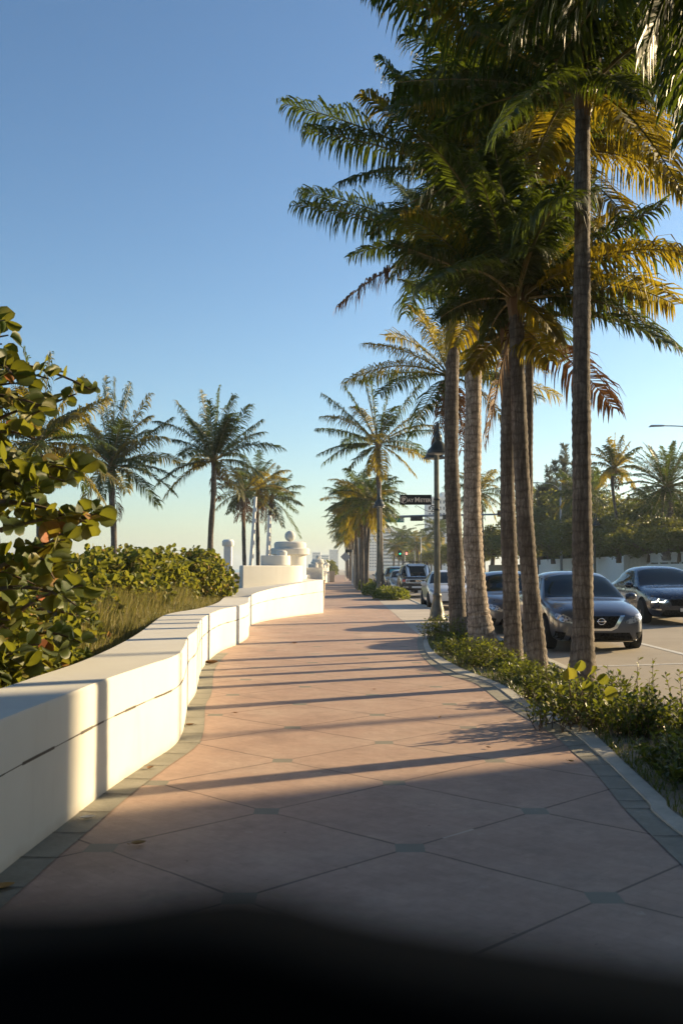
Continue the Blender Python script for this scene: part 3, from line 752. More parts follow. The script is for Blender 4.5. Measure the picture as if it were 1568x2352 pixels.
# prototypes for far palms
ords = ['first','second','third','fourth','fifth','sixth','seventh','eighth','ninth','tenth','eleventh','twelfth','thirteenth','fourteenth','fifteenth','sixteenth']
def proto_palm(seed, h=6.8, L=3.1, nf=25, nl=46, w=.058, bend=.4, lo=-32, yellow=.3):
    rr = random.Random(seed); root = empty('coconut_palm', (0,0,0), 'x', 'palm tree')
    C = Vector((bend,.1,h))
    trunk_mb([(0,0,-.1),(bend*.1,0,h*.4),(bend*.6,.05,h*.8),C],[.17,.13,.12,.11],rr,.16,10).build('trunk', M['trunk'], root, smooth=True)
    mb = MB(); crown_base(mb, C, .11, rr); random_fronds(mb, C, L, nf, rr, nl, .82, w, lo, 1.0, yellow, 3)
    mb.build('crown', PM(), root); return root
protos = [proto_palm(201), proto_palm(202, 7.2, 3.3, 26, bend=-.3), proto_palm(203, 6.2, 3.0, 22, bend=.1, yellow=.5)]
used = [False]*3
def put_palm(k, x, y, z, s, rz, label, group, hs=1.0):
    o = protos[k] if not used[k] else copy_tree(protos[k]); used[k] = True
    o.location = (x,y,z); o.rotation_euler = (0,0,rz); o.scale = (s,s,s*hs)
    if 'group' in o: del o['group']
    tag(o, label, 'palm tree', group); return o
row = [(1.85,58.5,.80),(1.9,62,.84),(1.75,65,.82),(1.5,71,.88),(1.75,76,.9),(1.6,82,.95),(2.3,88,1.0),(1.5,95,1.08),(1.2,103,1.0),(1.5,112,1.1),(1.1,122,1.0),(1.3,134,1.1),(1.0,148,1.05),(1.0,165,1.1),(.9,185,1.1)]
for i, (x,y,s) in enumerate(row):
    put_palm(i % 3, x-(.35 if i < 4 else 0), y, 0, s, i*1.3, '%s palm, counting away from the camera, in the dense row beyond the second lamp post' % ords[i], 'palms in the row along the far kerb', 1.0)

# right background palms
put_palm(0, *at(1110,1300,115).xy, 0, 1.45, 2.0, 'tall distant palm seen between the pale trunk and the paired dark trunks', None, 1.05)
o = near_palm('coconut_palm','wind-blown slender palm with curved thin trunk, right of the tallest palm trunk',70,
  [(1424,1262),(1416,1200),(1408,1140),(1405,1100)],[6,6,7,9],(1410,1078),
  [(1370,1028,0,.2),(1398,1005,1),(1412,995,1),(1430,1000,1),(1445,1015,1),(1450,1050,1,.4),(1455,1040,1,.5),(1400,1040),(1440,1090,1),(1425,1110,1),(1395,1080)],
  extra=10, L=2.6, nl=40, ll=.7, w=.07, seed=301, yellow=.6, base=2.2)
# date palm
def date_palm(x, y, z0, h, label, seed, L=3.4, r=.33):
    rr = random.Random(seed); root = empty('date_palm', (x,y,z0), label, 'palm tree')
    g = MB(); C = Vector((x,y,z0+h)); pts = []; rs = []
    k = int(h/.14)
    for i in range(k+1): pts.append((x,y,z0+h*i/k)); rs.append(r*(1.12 if i % 2 else .92))
    g.tube(pts, rs, 12)
    for i in range(k*6):
        a = i*2.4; zz = z0+h*i/(k*6); g.tube([(x+math.cos(a)*r*.9,y+math.sin(a)*r*.9,zz),(x+math.cos(a)*r*1.35,y+math.sin(a)*r*1.35,zz+.1)],[.06,.02],4,0,True)
    g.build('trunk', M['trunk'], root)
    mb = MB()
    for k in range(64):
        a = k*2.39996; e = 80-115*(k+.5)/64; el = rad(e-10); l = L*rr.uniform(.88,1.05)
        T = C+Vector((math.cos(a)*math.cos(el), math.sin(a)*math.cos(el), math.sin(el)))*l
        frond(mb, C, T, l*.2, 44, .42, .05, .35, 0, rr)
    mb.build('crown', PM(), root); return root
p = at(1531,1200,62); date_palm(p.x,62,2.0,4.6,'thick trunked date palm with a broad dark round crown at the right edge',401)
p = at(1640,1200,66); date_palm(p.x,66,2.0,4.9,'second date palm mostly outside the right edge with only its left fronds showing',402)
for i,(px,py,D,s,lab) in enumerate([
  (1340,1150,82,1.0,'green palm crown directly right of the tallest trunk above the dark bushes'),
  (1375,1120,88,.95,'palm crown filling the gap left of the wind-blown palm'),
  (1500,1170,72,.75,'small yellow-green palm left of the date palm trunk'),
  (1250,1170,110,1.0,'palm crown low behind the street light arm'),
  (1560,1180,80,.8,'palm at the right edge behind the date palm'),
  (1215,1200,120,.9,'palm beyond the paired dark trunks, left of the street light')]):
    b = at(px, 1300, D); z = at(px,py,D).z; put_palm((i+1)%3, b.x, D, 0, s, i*2.1, lab, None, z/(6.7*s))
far = [(903,1255,170),(925,1240,190),(948,1235,205),(962,1250,180),(975,1246,215),(915,1265,230),(940,1262,240),(1012,1225,150),(990,1258,200)]
for i,(px,py,D) in enumerate(far):
    b = at(px,1300,D); z = at(px,py,D).z
    put_palm(i%3, b.x, D, 0, 1.15, i*.9, '%s from the left among the hazy palms beyond the traffic light arm' % ords[i], 'hazy palms across the far road', max(.6,z/(6.7*1.15)))

# ------------------------------------------------------------------ leaves, shrubs, hedges
def rnd_unit(rr):
    while True:
        v = Vector((rr.uniform(-1,1),rr.uniform(-1,1),rr.uniform(-1,1)))
        if .05 < v.length < 1: return v.normalized()
def leaf(mb, p, d, nrm, l, w, kind='oval', mi=0):
    d = d.normalized(); s = d.cross(nrm)
    if s.length < 1e-3: s = d.cross(Vector((1,0,.3)))
    s.normalize(); n = s.cross(d)
    b = len(mb.v)
    if kind == 'round':
        prof_ = [(0,.0),(.05,.30),(.28,.50),(.62,.53),(.92,.34),(1,0)]
        for (t,q) in prof_: mb.v.append(tuple(p+d*l*t + n*l*.10*math.sin(t*3.1)))
        for sg in (-1,1):
            for (t,q) in prof_[1:-1]: mb.v.append(tuple(p+d*l*t+s*sg*w*q+n*(l*.10*math.sin(t*3.1)+w*.16)))
        for sg in (0,1):
            o = b+6+sg*4
            F_ = [(b,b+1,o),(b+1,b+2,o+1,o),(b+2,b+3,o+2,o+1),(b+3,b+4,o+3,o+2),(b+4,b+5,o+3)]
            mb.f += F_; mb.m += [mi]*5
    else:
        mb.v += [tuple(p), tuple(p+d*l*.6+s*w*.5+n*w*.12), tuple(p+d*l), tuple(p+d*l*.6-s*w*.5+n*w*.12)]
        mb.f += [(b,b+1,b+2),(b,b+2,b+3)]; mb.m += [mi]*2
# big sea grape bush, near left
def sea_grape(label, base, tips, nrand, rfun, lsz, seed, parts=True, mat='grape', group=None, span=.85, per=11):
    rr = random.Random(seed); root = empty('sea_grape', base, label, 'shrub', group)
    br = MB(); lf = MB(); base = Vector(base)
    T = list(tips)+[rfun(rr) for _ in range(nrand)]
    for tp in T:
        tp = Vector(tp); st = tp+Vector((-rr.uniform(.4,1.0),rr.uniform(-.2,.6),-rr.uniform(-.15,.45)))
        mid = st.lerp(tp,.5)+Vector((rr.uniform(-.1,.1),rr.uniform(-.1,.1),rr.uniform(.0,.22)))
        if rr.random() < .16: br.tube([base+Vector((rr.uniform(-.8,.8),rr.uniform(-.5,.5),0)),(base+st)*.5+Vector((rr.uniform(-.3,.3),0,rr.uniform(-.2,.1))),st],[.03,.022,.014],6,caps=False)
        P = [st*(1-t)**2+mid*2*t*(1-t)+tp*t*t for t in [i/8 for i in range(9)]]
        br.tube(P,[.02*(1-i/9)+.004 for i in range(9)],5,caps=False)
        for k in range(per):
            t = 1-span*k/per; q = st*(1-t)**2+mid*2*t*(1-t)+tp*t*t
            tn = (tp-st).normalized(); sd = tn.cross(UP)
            if sd.length < .1: sd = Vector((1,0,0))
            sd.normalize(); a = rr.uniform(-.9,.9)+(0 if k % 2 else math.pi)
            d = (sd*math.cos(a)+tn.cross(sd)*math.sin(a)+tn*.35).normalized()
            l = lsz*rr.uniform(.55,1.1)
            nn = (Vector((rr.uniform(-.7,.7),rr.uniform(-1.3,.0),rr.uniform(-.4,.8)))).normalized()
            leaf(lf, q+d*.02, d, nn, l, l*rr.uniform(.95,1.15), 'round')
    if parts: br.build('branches', M['bark'], root)
    lf.build('foliage', M[mat], root, smooth='all'); return root
tipsA = [at(x,y,D) for x,y,D in [(222,1180,7.2),(200,1200,7.2),(228,1170,7.3),(208,895,7.5),(175,905,7.5),(112,870,7.2),(60,880,7.4),(12,735,7.6),(20,770,7.4),(5,790,7.2),(150,1240,7),(140,1300,7),(190,1345,6.9),(175,1390,6.8),(125,1330,6.9),(150,1105,7.3),(205,1060,7.6),(100,1130,7),(145,1190,7.1),(180,1085,7.4),(90,1480,7.4),(130,1500,7.8),(40,1500,7.1),(185,1475,8.4),(205,1425,8.2),(60,1530,7.2),(90,930,7),(30,860,7)]]
def rA(rr):
    px = rr.uniform(-260,105)-(60 if rr.random()<.3 else 0); py = rr.uniform(880,1530); D_ = rr.uniform(6.9,8.8); v = at(px,py,D_); v.x = min(v.x,-2.35) if v.z < 1.3 else min(v.x,-2.1); return v
def clampdune(v): 
    return v
sea_grape('big sea grape bush with large round green and orange leaves at the left edge', (-3.1,7.6,.4), tipsA, 125, rA, .145, 501, per=12)
# the hedge of sea grapes behind: rounded masses packed with leaves
def grape_mound(label, cx, cy, rx, ry, h, seed, nl, ls, z=.35, tips=()):
    rr = random.Random(seed); root = empty('sea_grape', (cx,cy,z), label, 'shrub', 'sea grape hedge along the dune'); g = MB(); br = MB()
    for i in range(nl):
        a = rr.uniform(0,6.28); e = math.asin(min(1,rr.random()**.8)); k = rr.uniform(.62,1.0)**.5
        bp = 1+.13*math.sin(a*4+seed)+.10*math.sin(e*7+a*3)+rr.uniform(-.07,.07)
        p = Vector((cx+rx*math.cos(a)*math.cos(e)**.5*k*bp, cy+ry*math.sin(a)*math.cos(e)**.42*k*bp, z+h*(math.sin(e)**.5)*k*(1+(bp-1)*.6)))
        d = rnd_unit(rr); l = ls*rr.uniform(.55,1.2); leaf(g,p,d,(rnd_unit(rr)*.9+Vector((.3,-.8,.3))).normalized(),l,l*rr.uniform(.9,1.1),'round')
    for k in range(34):
        a = rr.uniform(0,6.28); q = rr.uniform(.2,.9); tp = Vector((cx+rx*q*math.cos(a),cy+ry*q*math.sin(a),z+h*(1.0-.35*q*q)*rr.uniform(.95,1.14)))
        br.tube([(cx+rx*.3*q*math.cos(a),cy+ry*.3*q*math.sin(a),z),tp*.5+Vector((cx,cy,z+h*.3))*.5,tp],[.02,.012,.004],4,caps=False)
        for j in range(5):
            pp = tp-Vector((0,0,.09*j)); l = ls*rr.uniform(.6,1); leaf(g,pp,rnd_unit(rr),Vector((rr.uniform(-1,1),-1,rr.uniform(-.2,.8))),l,l,'round')
    br.build('branches', M['bark'], root); g.build('foliage', M['grape2'], root, smooth='all')
grape_mound('leafy low sea grape growth under the big bush, along the back of the wall', -3.45,8.3,1.05,2.3,.72,507,5200,.095)
grape_mound('low yellow-green sea grape bush just right of and behind the big one', -4.0,11.2,1.05,1.7,.88,502,3800,.11)
grape_mound('sea grape bush forming the low left end of the hedge against the sky', -4.9,14.6,1.2,2.5,1.25,503,6000,.115)
grape_mound('sea grape bush in the dense middle of the hedge', -5.05,19.0,1.35,3.1,1.36,504,7600,.12)
grape_mound('taller sea grape bush right of the middle of the hedge', -4.95,23.2,1.35,2.9,1.50,505,7600,.12)
grape_mound('tallest sea grape bush at the right end of the hedge beside the white pillar', -4.62,26.6,1.62,3.2,1.52,506,7600,.13)
# tall dry grasses between hedge and wall, one mass
rr = random.Random(601); g = MB()
def back_x(y):
    for a, b in zip(Bp, Bp[1:]):
        if a.y <= y <= b.y: return a.x+(b.x-a.x)*(y-a.y)/max(1e-6,b.y-a.y)
    return Bp[-1].x if y > 10 else Bp[0].x
for i in range(62000):
    y = 5.5+(31.5-5.5)*rr.random()**.9
    off = rr.random()**1.3
    x = back_x(y)-.08-off*(2.5 if y > 12 else 1.7)
    z = .34+.08*min(1,off*2); hgt = rr.uniform(.18,.42)*(1+.7*off)*(1.15 if y > 13 else .8)
    if y > 11 and off > .25: hgt *= 1.45
    if y < 11: hgt *= .7+.5*off
    a = rr.uniform(0,6.28); bw = rr.uniform(.0035,.007)*(1+y*.03); ln = rr.uniform(.05,.30)
    dx_, dy_ = math.cos(a), math.sin(a); sx, sy = -dy_*bw, dx_*bw
    lx = dx_*ln*hgt+.12*hgt
    b = len(g.v)
    g.v += [(x-sx,y-sy,z),(x+sx,y+sy,z),(x+sx*.7+lx*.35,y+sy*.7+dy_*ln*.3*hgt,z+hgt*.6),(x-sx*.7+lx*.35,y-sy*.7+dy_*ln*.3*hgt,z+hgt*.6),(x+lx,y+dy_*ln*hgt,z+hgt*(1-ln*.3))]
    g.f += [(b,b+1,b+2,b+3),(b+3,b+2,b+4)]; g.m += [0,0]
tag(g.build('dune_grass', M['grass']), kind='stuff')
# ground cover strip in the kerb planter
def ko_x(y):
    for a, b in zip(KO, KO[1:]):
        if a.y <= y <= b.y: return a.x+(b.x-a.x)*(y-a.y)/max(1e-6,b.y-a.y)
    return KO[0].x if y < 3 else KO[-1].x
def stems(mb, lfm, x, y, z, h, rr, nleaf, ls, spread=.12):
    top = Vector((x+rr.uniform(-spread,spread),y+rr.uniform(-spread,spread),z+h)); b = Vector((x,y,z))
    mb.tube([b,b.lerp(top,.5)+Vector((rr.uniform(-.02,.02),0,0)),top],[.005,.004,.002],3,caps=False)
    for k in range(nleaf):
        t = .25+.75*k/nleaf; p = b.lerp(top,t); a = k*2.4+rr.random(); e = rr.uniform(.1,.9)
        d = Vector((math.cos(a)*math.cos(e),math.sin(a)*math.cos(e),math.sin(e)))
        l = ls*rr.uniform(.7,1.2); leaf(lfm, p, d, UP+rnd_unit(rr)*.5, l, l*.48)
FEET = [tuple(at(a_,b_,d_).xy) for a_,b_,d_ in ((1335,1562,13.0),(1236,1540,14.7),(1180,1525,15.9),(1112,1492,18.3),(1052,1462,21.9))]
rr = random.Random(701); g = MB(); gs = MB()
for i in range(2700):
    y = 6.2+(22.3-6.2)*rr.random(); x0 = ko_x(y)+.04; x1 = 3.2
    u = rr.random(); x = x0+(x1-x0)*(.1+.9*u)
    hh = (.10+.26*math.sin(math.pi*min(1,u*1.1+.1)))*rr.uniform(.6,1.2)
    hh *= .62*(.75+.4*math.sin(y*2.1+x*2))
    if math.sin(y*3.3+x*1.1)+math.sin(x*5.2-y*1.7)*.7+rr.uniform(-.5,.5) < -.35: continue
    if hh < .05: continue
    if any(abs(x-tx_) < .26 and -.75 < y-ty_ < .25 for tx_,ty_ in FEET): continue
    stems(g, g, x, y, .012, hh, rr, rr.randint(6,11), .07, .09)
tag(g.build('ground_cover', M['shrub']), kind='stuff')
g = MB()
for i in range(9000):
    y = 5+(23-5)*rr.random(); x0 = ko_x(y); u = rr.random()**1.6; x = x0+.01+u*(3.2-x0)
    h_ = rr.uniform(.03,.11); a = rr.uniform(0,6.28); bw = .005; b = len(g.v)
    g.v += [(x-bw*math.sin(a),y+bw*math.cos(a),.01),(x+bw*math.sin(a),y-bw*math.cos(a),.01),(x+h_*.5*math.cos(a),y+h_*.5*math.sin(a),h_)]
    g.f.append((b,b+1,b+2)); g.m.append(0)
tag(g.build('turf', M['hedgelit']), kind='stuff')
def shrub(name, label, x, y, r, h, seed, ns=60, ls=.07, mat='shrub', z=0.0, group=None, cat='shrub', nl=(9,14)):
    rr = random.Random(seed); root = empty(name, (x,y,z), label, cat, group); g = MB(); gs = MB()
    for i in range(ns):
        a = rr.uniform(0,6.28); q = r*math.sqrt(rr.random())
        stems(gs, g, x+q*math.cos(a), y+q*math.sin(a)*.9, z, h*(1-.45*(q/r)**2)*rr.uniform(.75,1.1), rr, rr.randint(*nl), ls, .16)
    gs.build('stems', M['bark'], root); g.build('foliage', M[mat], root)
def gp(px, py): q = gnd(px, py); return q.x, q.y
shrub('shrub','dark glossy shrub at the kerb below the paired dark trunks',*gp(1262,1612),.30,.42,711,50)
shrub('shrub','rounded glossy shrub right of the tallest palm trunk base',*gp(1405,1650),.38,.50,712,70)
shrub('shrub','dense shrub under the near seedling leaves, at the bend of the kerb',*gp(1310,1672),.38,.48,713,60)
shrub('shrub','shrub around the foot of the pale leaning trunk',*gp(1110,1530),.5,.42,714,70)
shrub('shrub','bright shrub at the foot of the lamp post',*gp(1022,1470),.5,.55,715,80)
shrub('shrub','shrub at the right edge of the picture beside the kerb',*gp(1560,1705),.34,.40,716,50)
shrub('shrub','low shrub between the lamp post shrub and the pale trunk',*gp(1065,1505),.45,.35,717,60)
shrub('shrub','sunlit shrub right of the rounded glossy one',*gp(1475,1690),.35,.42,718,60)
shrub('sprig','thin upright leafy sprigs against the road near the right edge',*gp(1475,1655),.28,.62,719,7,.065,nl=(14,18), cat='plant')
shrub('sprig','reddish leafy sprig at the right edge of the picture',*gp(1560,1660),.12,.55,720,4,.07,nl=(14,18), cat='plant')
# sea grape seedling with big bright leaves
rr = random.Random(731); x, y = gp(1322,1668); root = empty('sea_grape_seedling', (x,y,0), 'young sea grape seedling with a few large bright green leaves at the kerb bend', 'plant')
g = MB(); gs = MB()
for (dx_,dz_,l) in [(-.02,.62,.17),(-.12,.55,.19),(.08,.58,.19),(.17,.52,.16),(-.2,.42,.12),(.25,.38,.18),(-.3,.33,.11),(-.22,.3,.12),(.02,.45,.16),(-.33,.12,.12),(.3,.3,.14)]:
    p = Vector((x+dx_,y-.15+rr.uniform(-.1,.1),dz_-.08)); gs.tube([(x,y,0),(x+dx_*.5,y-.05,dz_*.5),p],[.008,.006,.004],5,caps=False)
    l *= .68; leaf(g, p, Vector((rr.uniform(-1,1),-.3,rr.uniform(.1,1))), Vector((rr.uniform(-.8,.8),-1,rr.uniform(0,1))), l, l*1.05, 'round')
gs.build('stems', M['bark'], root); g.build('foliage', M['grape2'], root, smooth='all')
# planter shrubs farther along
def mound(name, label, x0,x1,y0,y1,h,seed,nl,ls,mat,z=0,cat='shrub',group=None):
    rr = random.Random(seed); cx,cy = (x0+x1)/2,(y0+y1)/2; root = empty(name,(cx,cy,z),label,cat,group); g = MB()
    for i in range(nl):
        a = rr.uniform(0,6.28); e = math.asin(rr.random()); k = rr.uniform(.75,1.0)
        p = Vector((cx+(x1-x0)/2*math.cos(a)*math.cos(e)*k, cy+(y1-y0)/2*math.sin(a)*math.cos(e)*k, z+h*(math.sin(e)**.6)*k*(1+.12*math.sin(a*5))))
        d = rnd_unit(rr); d.z = abs(d.z); l = ls*rr.uniform(.7,1.3); leaf(g,p,d,rnd_unit(rr),l,l*.55)
    gs = MB()
    for k in range(8): a = k*.8; gs.tube([(cx,cy,z),(cx+(x1-x0)*.3*math.cos(a),cy+(y1-y0)*.3*math.sin(a),z+h*.6)],[.02,.008],4)
    gs.build('stems', M['bark'], root); g.build('foliage', M[mat], root); return root
mound('shrub','dark low shrub mound in front of the second lamp post',1.55,3.3,46,50,.55,801,5200,.13,'shrub')
mound('shrub','dark shrub left behind the mound at the second lamp post',1.2,2.5,53,59,.6,802,3600,.14,'shrub')
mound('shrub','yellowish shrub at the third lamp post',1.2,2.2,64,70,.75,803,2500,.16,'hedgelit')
mound('shrub','small dark bush beyond the farthest seat wall',-4.5,-.8,215,222,3.0,804,1800,.5,'tree')

# ------------------------------------------------------------------ lamp posts, signs
def text_mesh(s, size, mat, name, parent, loc, depth=.006, bold=.0, rot=(math.pi/2,0,0)):
    cu = bpy.data.curves.new(name, 'FONT'); cu.body = s; cu.size = size; cu.extrude = depth; cu.offset = bold
    cu.align_x = 'LEFT'; tmp = bpy.data.objects.new(name+'_t', cu); COL.objects.link(tmp)
    dg = bpy.context.evaluated_depsgraph_get(); me = bpy.data.meshes.new_from_object(tmp.evaluated_get(dg))
    wd = max(v.co.x for v in me.vertices); bpy.data.objects.remove(tmp)
    me.materials.clear(); me.materials.append(mat)
    o = bpy.data.objects.new(name, me); COL.objects.link(o); o.parent = parent
    o.location = Vector(loc)-worldloc(parent); o.rotation_euler = rot; return o, wd
def lamp_post(x, y, label):
    root = empty('lamp_post', (x,y,0), label, 'lamp post', 'green-black twin-head lamp posts')
    g = MB(); g.lathe([(.27,0),(.27,.06),(.22,.12),(.20,.3),(.15,.5),(.115,.66),(.13,.70),(.13,.76),(.10,.80)], (x,y,0), 24, flute=.08, nf=1); g.build('base', M['lamppost'], root, smooth='all')
    g = MB(); g.lathe([(.095,.8),(.085,2.5),(.075,3.4),(.068,5.35)], (x,y,0), 24, flute=.14, nf=1); g.build('post', M['lamppost'], root)
    for zz in (3.18,3.48): g = MB(); g.lathe([(.085,0),(.10,.03),(.085,.06)], (x,y,zz), 16); g.build('collar', M['lampgreen'], root)
    for sg in (-1,1):
        cy = y+sg*.62
        g = MB(); P = [(x,y,5.2)]
        for k in range(9):
            a = math.pi*k/8; P.append((x, y+sg*(.31-.31*math.cos(a)), 5.42+.28*math.sin(a)))
        P.append((x,cy,5.25)); g.tube(P,.035,8); g.build('gooseneck', M['lampgreen'], root, smooth=True)
        g = MB(); g.lathe([(.33,4.77),(.325,4.80),(.28,4.83),(.24,4.92),(.20,5.02),(.13,5.10),(.075,5.14),(.075,5.18),(.09,5.2),(.09,5.28),(.07,5.31),(.04,5.38)], (x,cy,0), 32)
        sh = g.build('lamp_shade', M['lampgreen'], root, smooth=True)
        g = MB(); g.lathe([(.05,4.73),(.12,4.755),(.12,4.765)], (x,cy,0), 16); g.build('bulb_cover', M['white'], sh if False else root, smooth=True)
    g = MB(); g.lathe([(.07,5.33),(.075,5.4),(.04,5.5),(.015,5.6)], (x,y,0), 12); g.build('finial', M['lampgreen'], root, smooth=True)
    return root
LP = lamp_post(2.76,28.4,'nearest green-black twin-head lamp post carrying the pay meter sign')
for x,y,l in [(1.99,52,'second twin-head lamp post along the walkway, in front of a palm trunk'),(1.64,67,'third twin-head lamp post along the walkway'),
              (19.6,76,'lamp post against the white wall across the road, right of the tallest palm trunk'),(20.2,101,'lamp post across the road seen right of the paired dark trunks')]:
    c = copy_tree(LP); c.location = (x,y,.0 if x < 5 else .06); c['label'] = l
# pay meter sign
x, y = 2.76, 28.4
a = at(917.5,1136.5,y-.1); b = at(990.5,1159.5,y-.1)
root = empty('pay_meter_sign', (x-.1,y-.1,a.z), 'black PAY METER sign with scroll bracket fixed to the nearest lamp post', 'sign')
g = MB(); g.box((a.x,y-.13,b.z),(b.x,y-.09,a.z)); g.build('sign_board', M['black'], root, bevel=.008)
hS = a.z-b.z
cu_y = y-.136
g = MB(); pc = Vector((a.x+.115,cu_y,b.z+hS*.5)); 
P = [pc+Vector((math.cos(k*math.pi/16)*.098,0,math.sin(k*math.pi/16)*.098)) for k in range(33)]
g.tube(P,.007,6,caps=False); g.build('ring_mark', M['signtext'], root)
text_mesh('P', .19, M['signtext'], 'letter_p', root, (a.x+.062,cu_y,b.z+.07), .004, .009)
text_mesh('AY', .14, M['signtext'], 'lettering', root, (a.x+.222,cu_y,b.z+.08), .004, .004)
text_mesh('M', .19, M['signtext'], 'lettering', root, (a.x+.43,cu_y,b.z+.08), .004, .006)
text_mesh('ETER', .14, M['signtext'], 'lettering', root, (a.x+.585,cu_y,b.z+.08), .004, .004)
g = MB(); zb = b.z-.01
P = [(b.x+.05,y-.1,zb-.30),(b.x-.03,y-.1,zb-.19),(b.x-.12,y-.1,zb-.23),(b.x-.25,y-.1,zb-.17),(b.x-.42,y-.1,zb-.05),(b.x-.46,y-.1,zb-.01)]
P = catmull([Vector(q) for q in [(b.x+.03,y-.1,zb-.18),(b.x-.12,y-.1,zb-.17),(b.x-.25,y-.1,zb-.11),(b.x-.42,y-.1,zb-.02),(b.x-.47,y-.1,zb-.03),(b.x-.45,y-.1,zb-.07)]],6)
g.tube(P,.008,6)
P = [Vector((b.x-.04+(.085-.010*k*.55)*math.cos(k*.45-1.2),y-.1,zb-.09+(.085-.010*k*.55)*math.sin(k*.45-1.2))) for k in range(15)]
g.tube(P,.011,6); g.tube([(b.x+.0,y-.1,zb-.19),(b.x+.07,y-.1,zb-.19)],.016,6); g.tube([(b.x-.02,y-.1,zb-.01),(b.x+.07,y-.1,zb-.01)],.016,6)
g.build('scroll_bracket', M['black'], root, smooth='all')

# traffic signal mast with street name sign
A = at(823,1190,88); B = at(1162,1181,82)
root = empty('signal_mast', (A.x,88,0), 'grey traffic signal mast whose long arm over the road carries a green 17 St sign', 'traffic signal')
g = MB(); g.lathe([(.30,0),(.27,.1),(.25,A.z+.3),(.1,A.z+.45)], (A.x,88,0), 20); g.build('mast_pole', M['galv'], root, smooth=True)
g = MB(); g.tube([A,A.lerp(B,.5)+UP*.05,B],[.13,.10,.07],10); g.build('mast_arm', M['galv'], root, smooth=True)
def onarm(px, py, D): return at(px,py,D)
q0 = at(880,1186,86.4); q1 = at(927.6,1200,86.4)
g = MB(); g.box((q0.x,86.35,q1.z),(q1.x,86.41,q0.z)); sg = g.build('street_name_sign', M['signgreen'], root, bevel=.02)
hh = q0.z-q1.z
g = MB(); t_ = .03
for bx in [((q0.x+.03,q1.z+.03),(q1.x-.03,q1.z+.05)),((q0.x+.03,q0.z-.05),(q1.x-.03,q0.z-.03)),((q1.x-.05,q1.z+.03),(q1.x-.03,q0.z-.03))]:
    g.box((bx[0][0],86.34,bx[0][1]),(bx[1][0],86.348,bx[1][1]))
g.build('border', M['whitetext'], root)
q = at(903,1197,86.3); text_mesh('17 St', hh*.85, M['whitetext'], 'lettering', root, (q.x,86.33,q1.z+hh*.24), .004, .01)
for (x0,y0,x1,y1,D,mt) in [(942,1185,970,1196.5,85.2,'black'),(1016,1182,1040,1193,83.8,'black'),(1141,1172,1162,1187,82.1,'signyellow')]:
    u0 = at(x0,y0,D); u1 = at(x1,y1,D); h_ = MB(); h_.box((u0.x,D-.12,u1.z),(u1.x,D+.1,u0.z)); sgo = h_.build('signal_head', M[mt], root, bevel=.03)
    n3 = MB()
    for k in range(3):
        cx = u0.x+(u1.x-u0.x)*(k+.5)/3; n3.lathe([(.14,0),(.15,.02),(.12,.03)], (cx,D-.125,(u0.z+u1.z)/2), 16, axis='y')
    n3.build('lens_visor', M['plastic'], root)
# beige monument pillar by the mast
p0 = at(812,1276,78); p1 = at(824,1276,78)
root = empty('monument_pillar', ((p0.x+p1.x)/2,78,0), 'pale beige square pillar among the palm trunks below the signal mast', 'pillar')
g = MB(); g.box((p0.x,77.8,0),(p1.x,78.2,p0.z)); g.build('pillar_shaft', M['bin'], root, bevel=.02)
g = MB(); g.box((p0.x-.04,77.75,p0.z+.003),(p1.x+.04,78.25,p0.z+.09)); g.build('cap', M['bin'], root)
# small street sign post near far palms
p = at(830,1265,74); root = empty('street_sign', (p.x,74,0), 'small dark scroll street sign on a thin white post in the palm row', 'sign')
p = at(806,1265,90); root.location = (p.x,90,0)
g = MB(); g.tube([(p.x+.12,90,0),(p.x+.12,90,p.z+.1)],.05,8); g.build('sign_post', M['white'], root)
g = MB(); g.box((p.x-.55,89.9,p.z-.15),(p.x+.1,89.96,p.z+.12)); g.build('sign_board', M['black'], root)
# diamond warning sign seen from behind, far left of the palms
p = at(793,1279,120); root = empty('warning_sign', (p.x,120,0), 'grey diamond-shaped sign back on a thin post left of the palm row', 'sign')
g = MB(); g.tube([(p.x,120,0),(p.x,120,p.z)],.04,6); g.build('sign_post', M['galv'], root)
g = MB(); s_ = .62; g.mesh([(p.x-s_,119.9,p.z),(p.x,119.9,p.z-s_),(p.x+s_,119.9,p.z),(p.x,119.9,p.z+s_),(p.x-s_,119.94,p.z),(p.x,119.94,p.z-s_),(p.x+s_,119.94,p.z),(p.x,119.94,p.z+s_)],[(0,1,2,3),(7,6,5,4),(0,4,5,1),(1,5,6,2),(2,6,7,3),(3,7,4,0)]); g.build('sign_plate', M['galv'], root)
# distant pedestrian/traffic light
p = at(919,1272,140); q = at(933,1271,140)
root = empty('traffic_light', (q.x+.1,140,0), 'distant green traffic light with a red pedestrian hand on its post', 'traffic light')
g = MB(); g.tube([((p.x+q.x)/2+.2,140,0),((p.x+q.x)/2+.2,140,p.z+.1)],.08,8); g.tube([(p.x,140,p.z),(q.x,140,p.z)],.05,6); g.build('post', M['galv'], root)
g = MB(); g.box((p.x-.35,139.85,p.z-.45),(p.x+.2,140.05,p.z+.5)); g.build('signal_head', M['black'], root)
g = MB(); g.lathe([(.12,0),(.12,.02)], (p.x-.05,139.84,p.z), 14, axis='y'); g.build('green_lamp', M['greenlight'], root)
g = MB(); g.box((q.x-.22,139.85,q.z-.3),(q.x+.22,140.05,q.z+.35)); g.build('hand_box', M['black'], root)
g = MB(); g.box((q.x-.15,139.83,q.z-.2),(q.x+.15,139.848,q.z+.05))
for k in range(4): g.box((q.x-.15+k*.078,139.83,q.z+.052),(q.x-.15+k*.078+.05,139.848,q.z+.22-.03*abs(k-1.5)))
g.build('hand_symbol', M['handlight'], root)

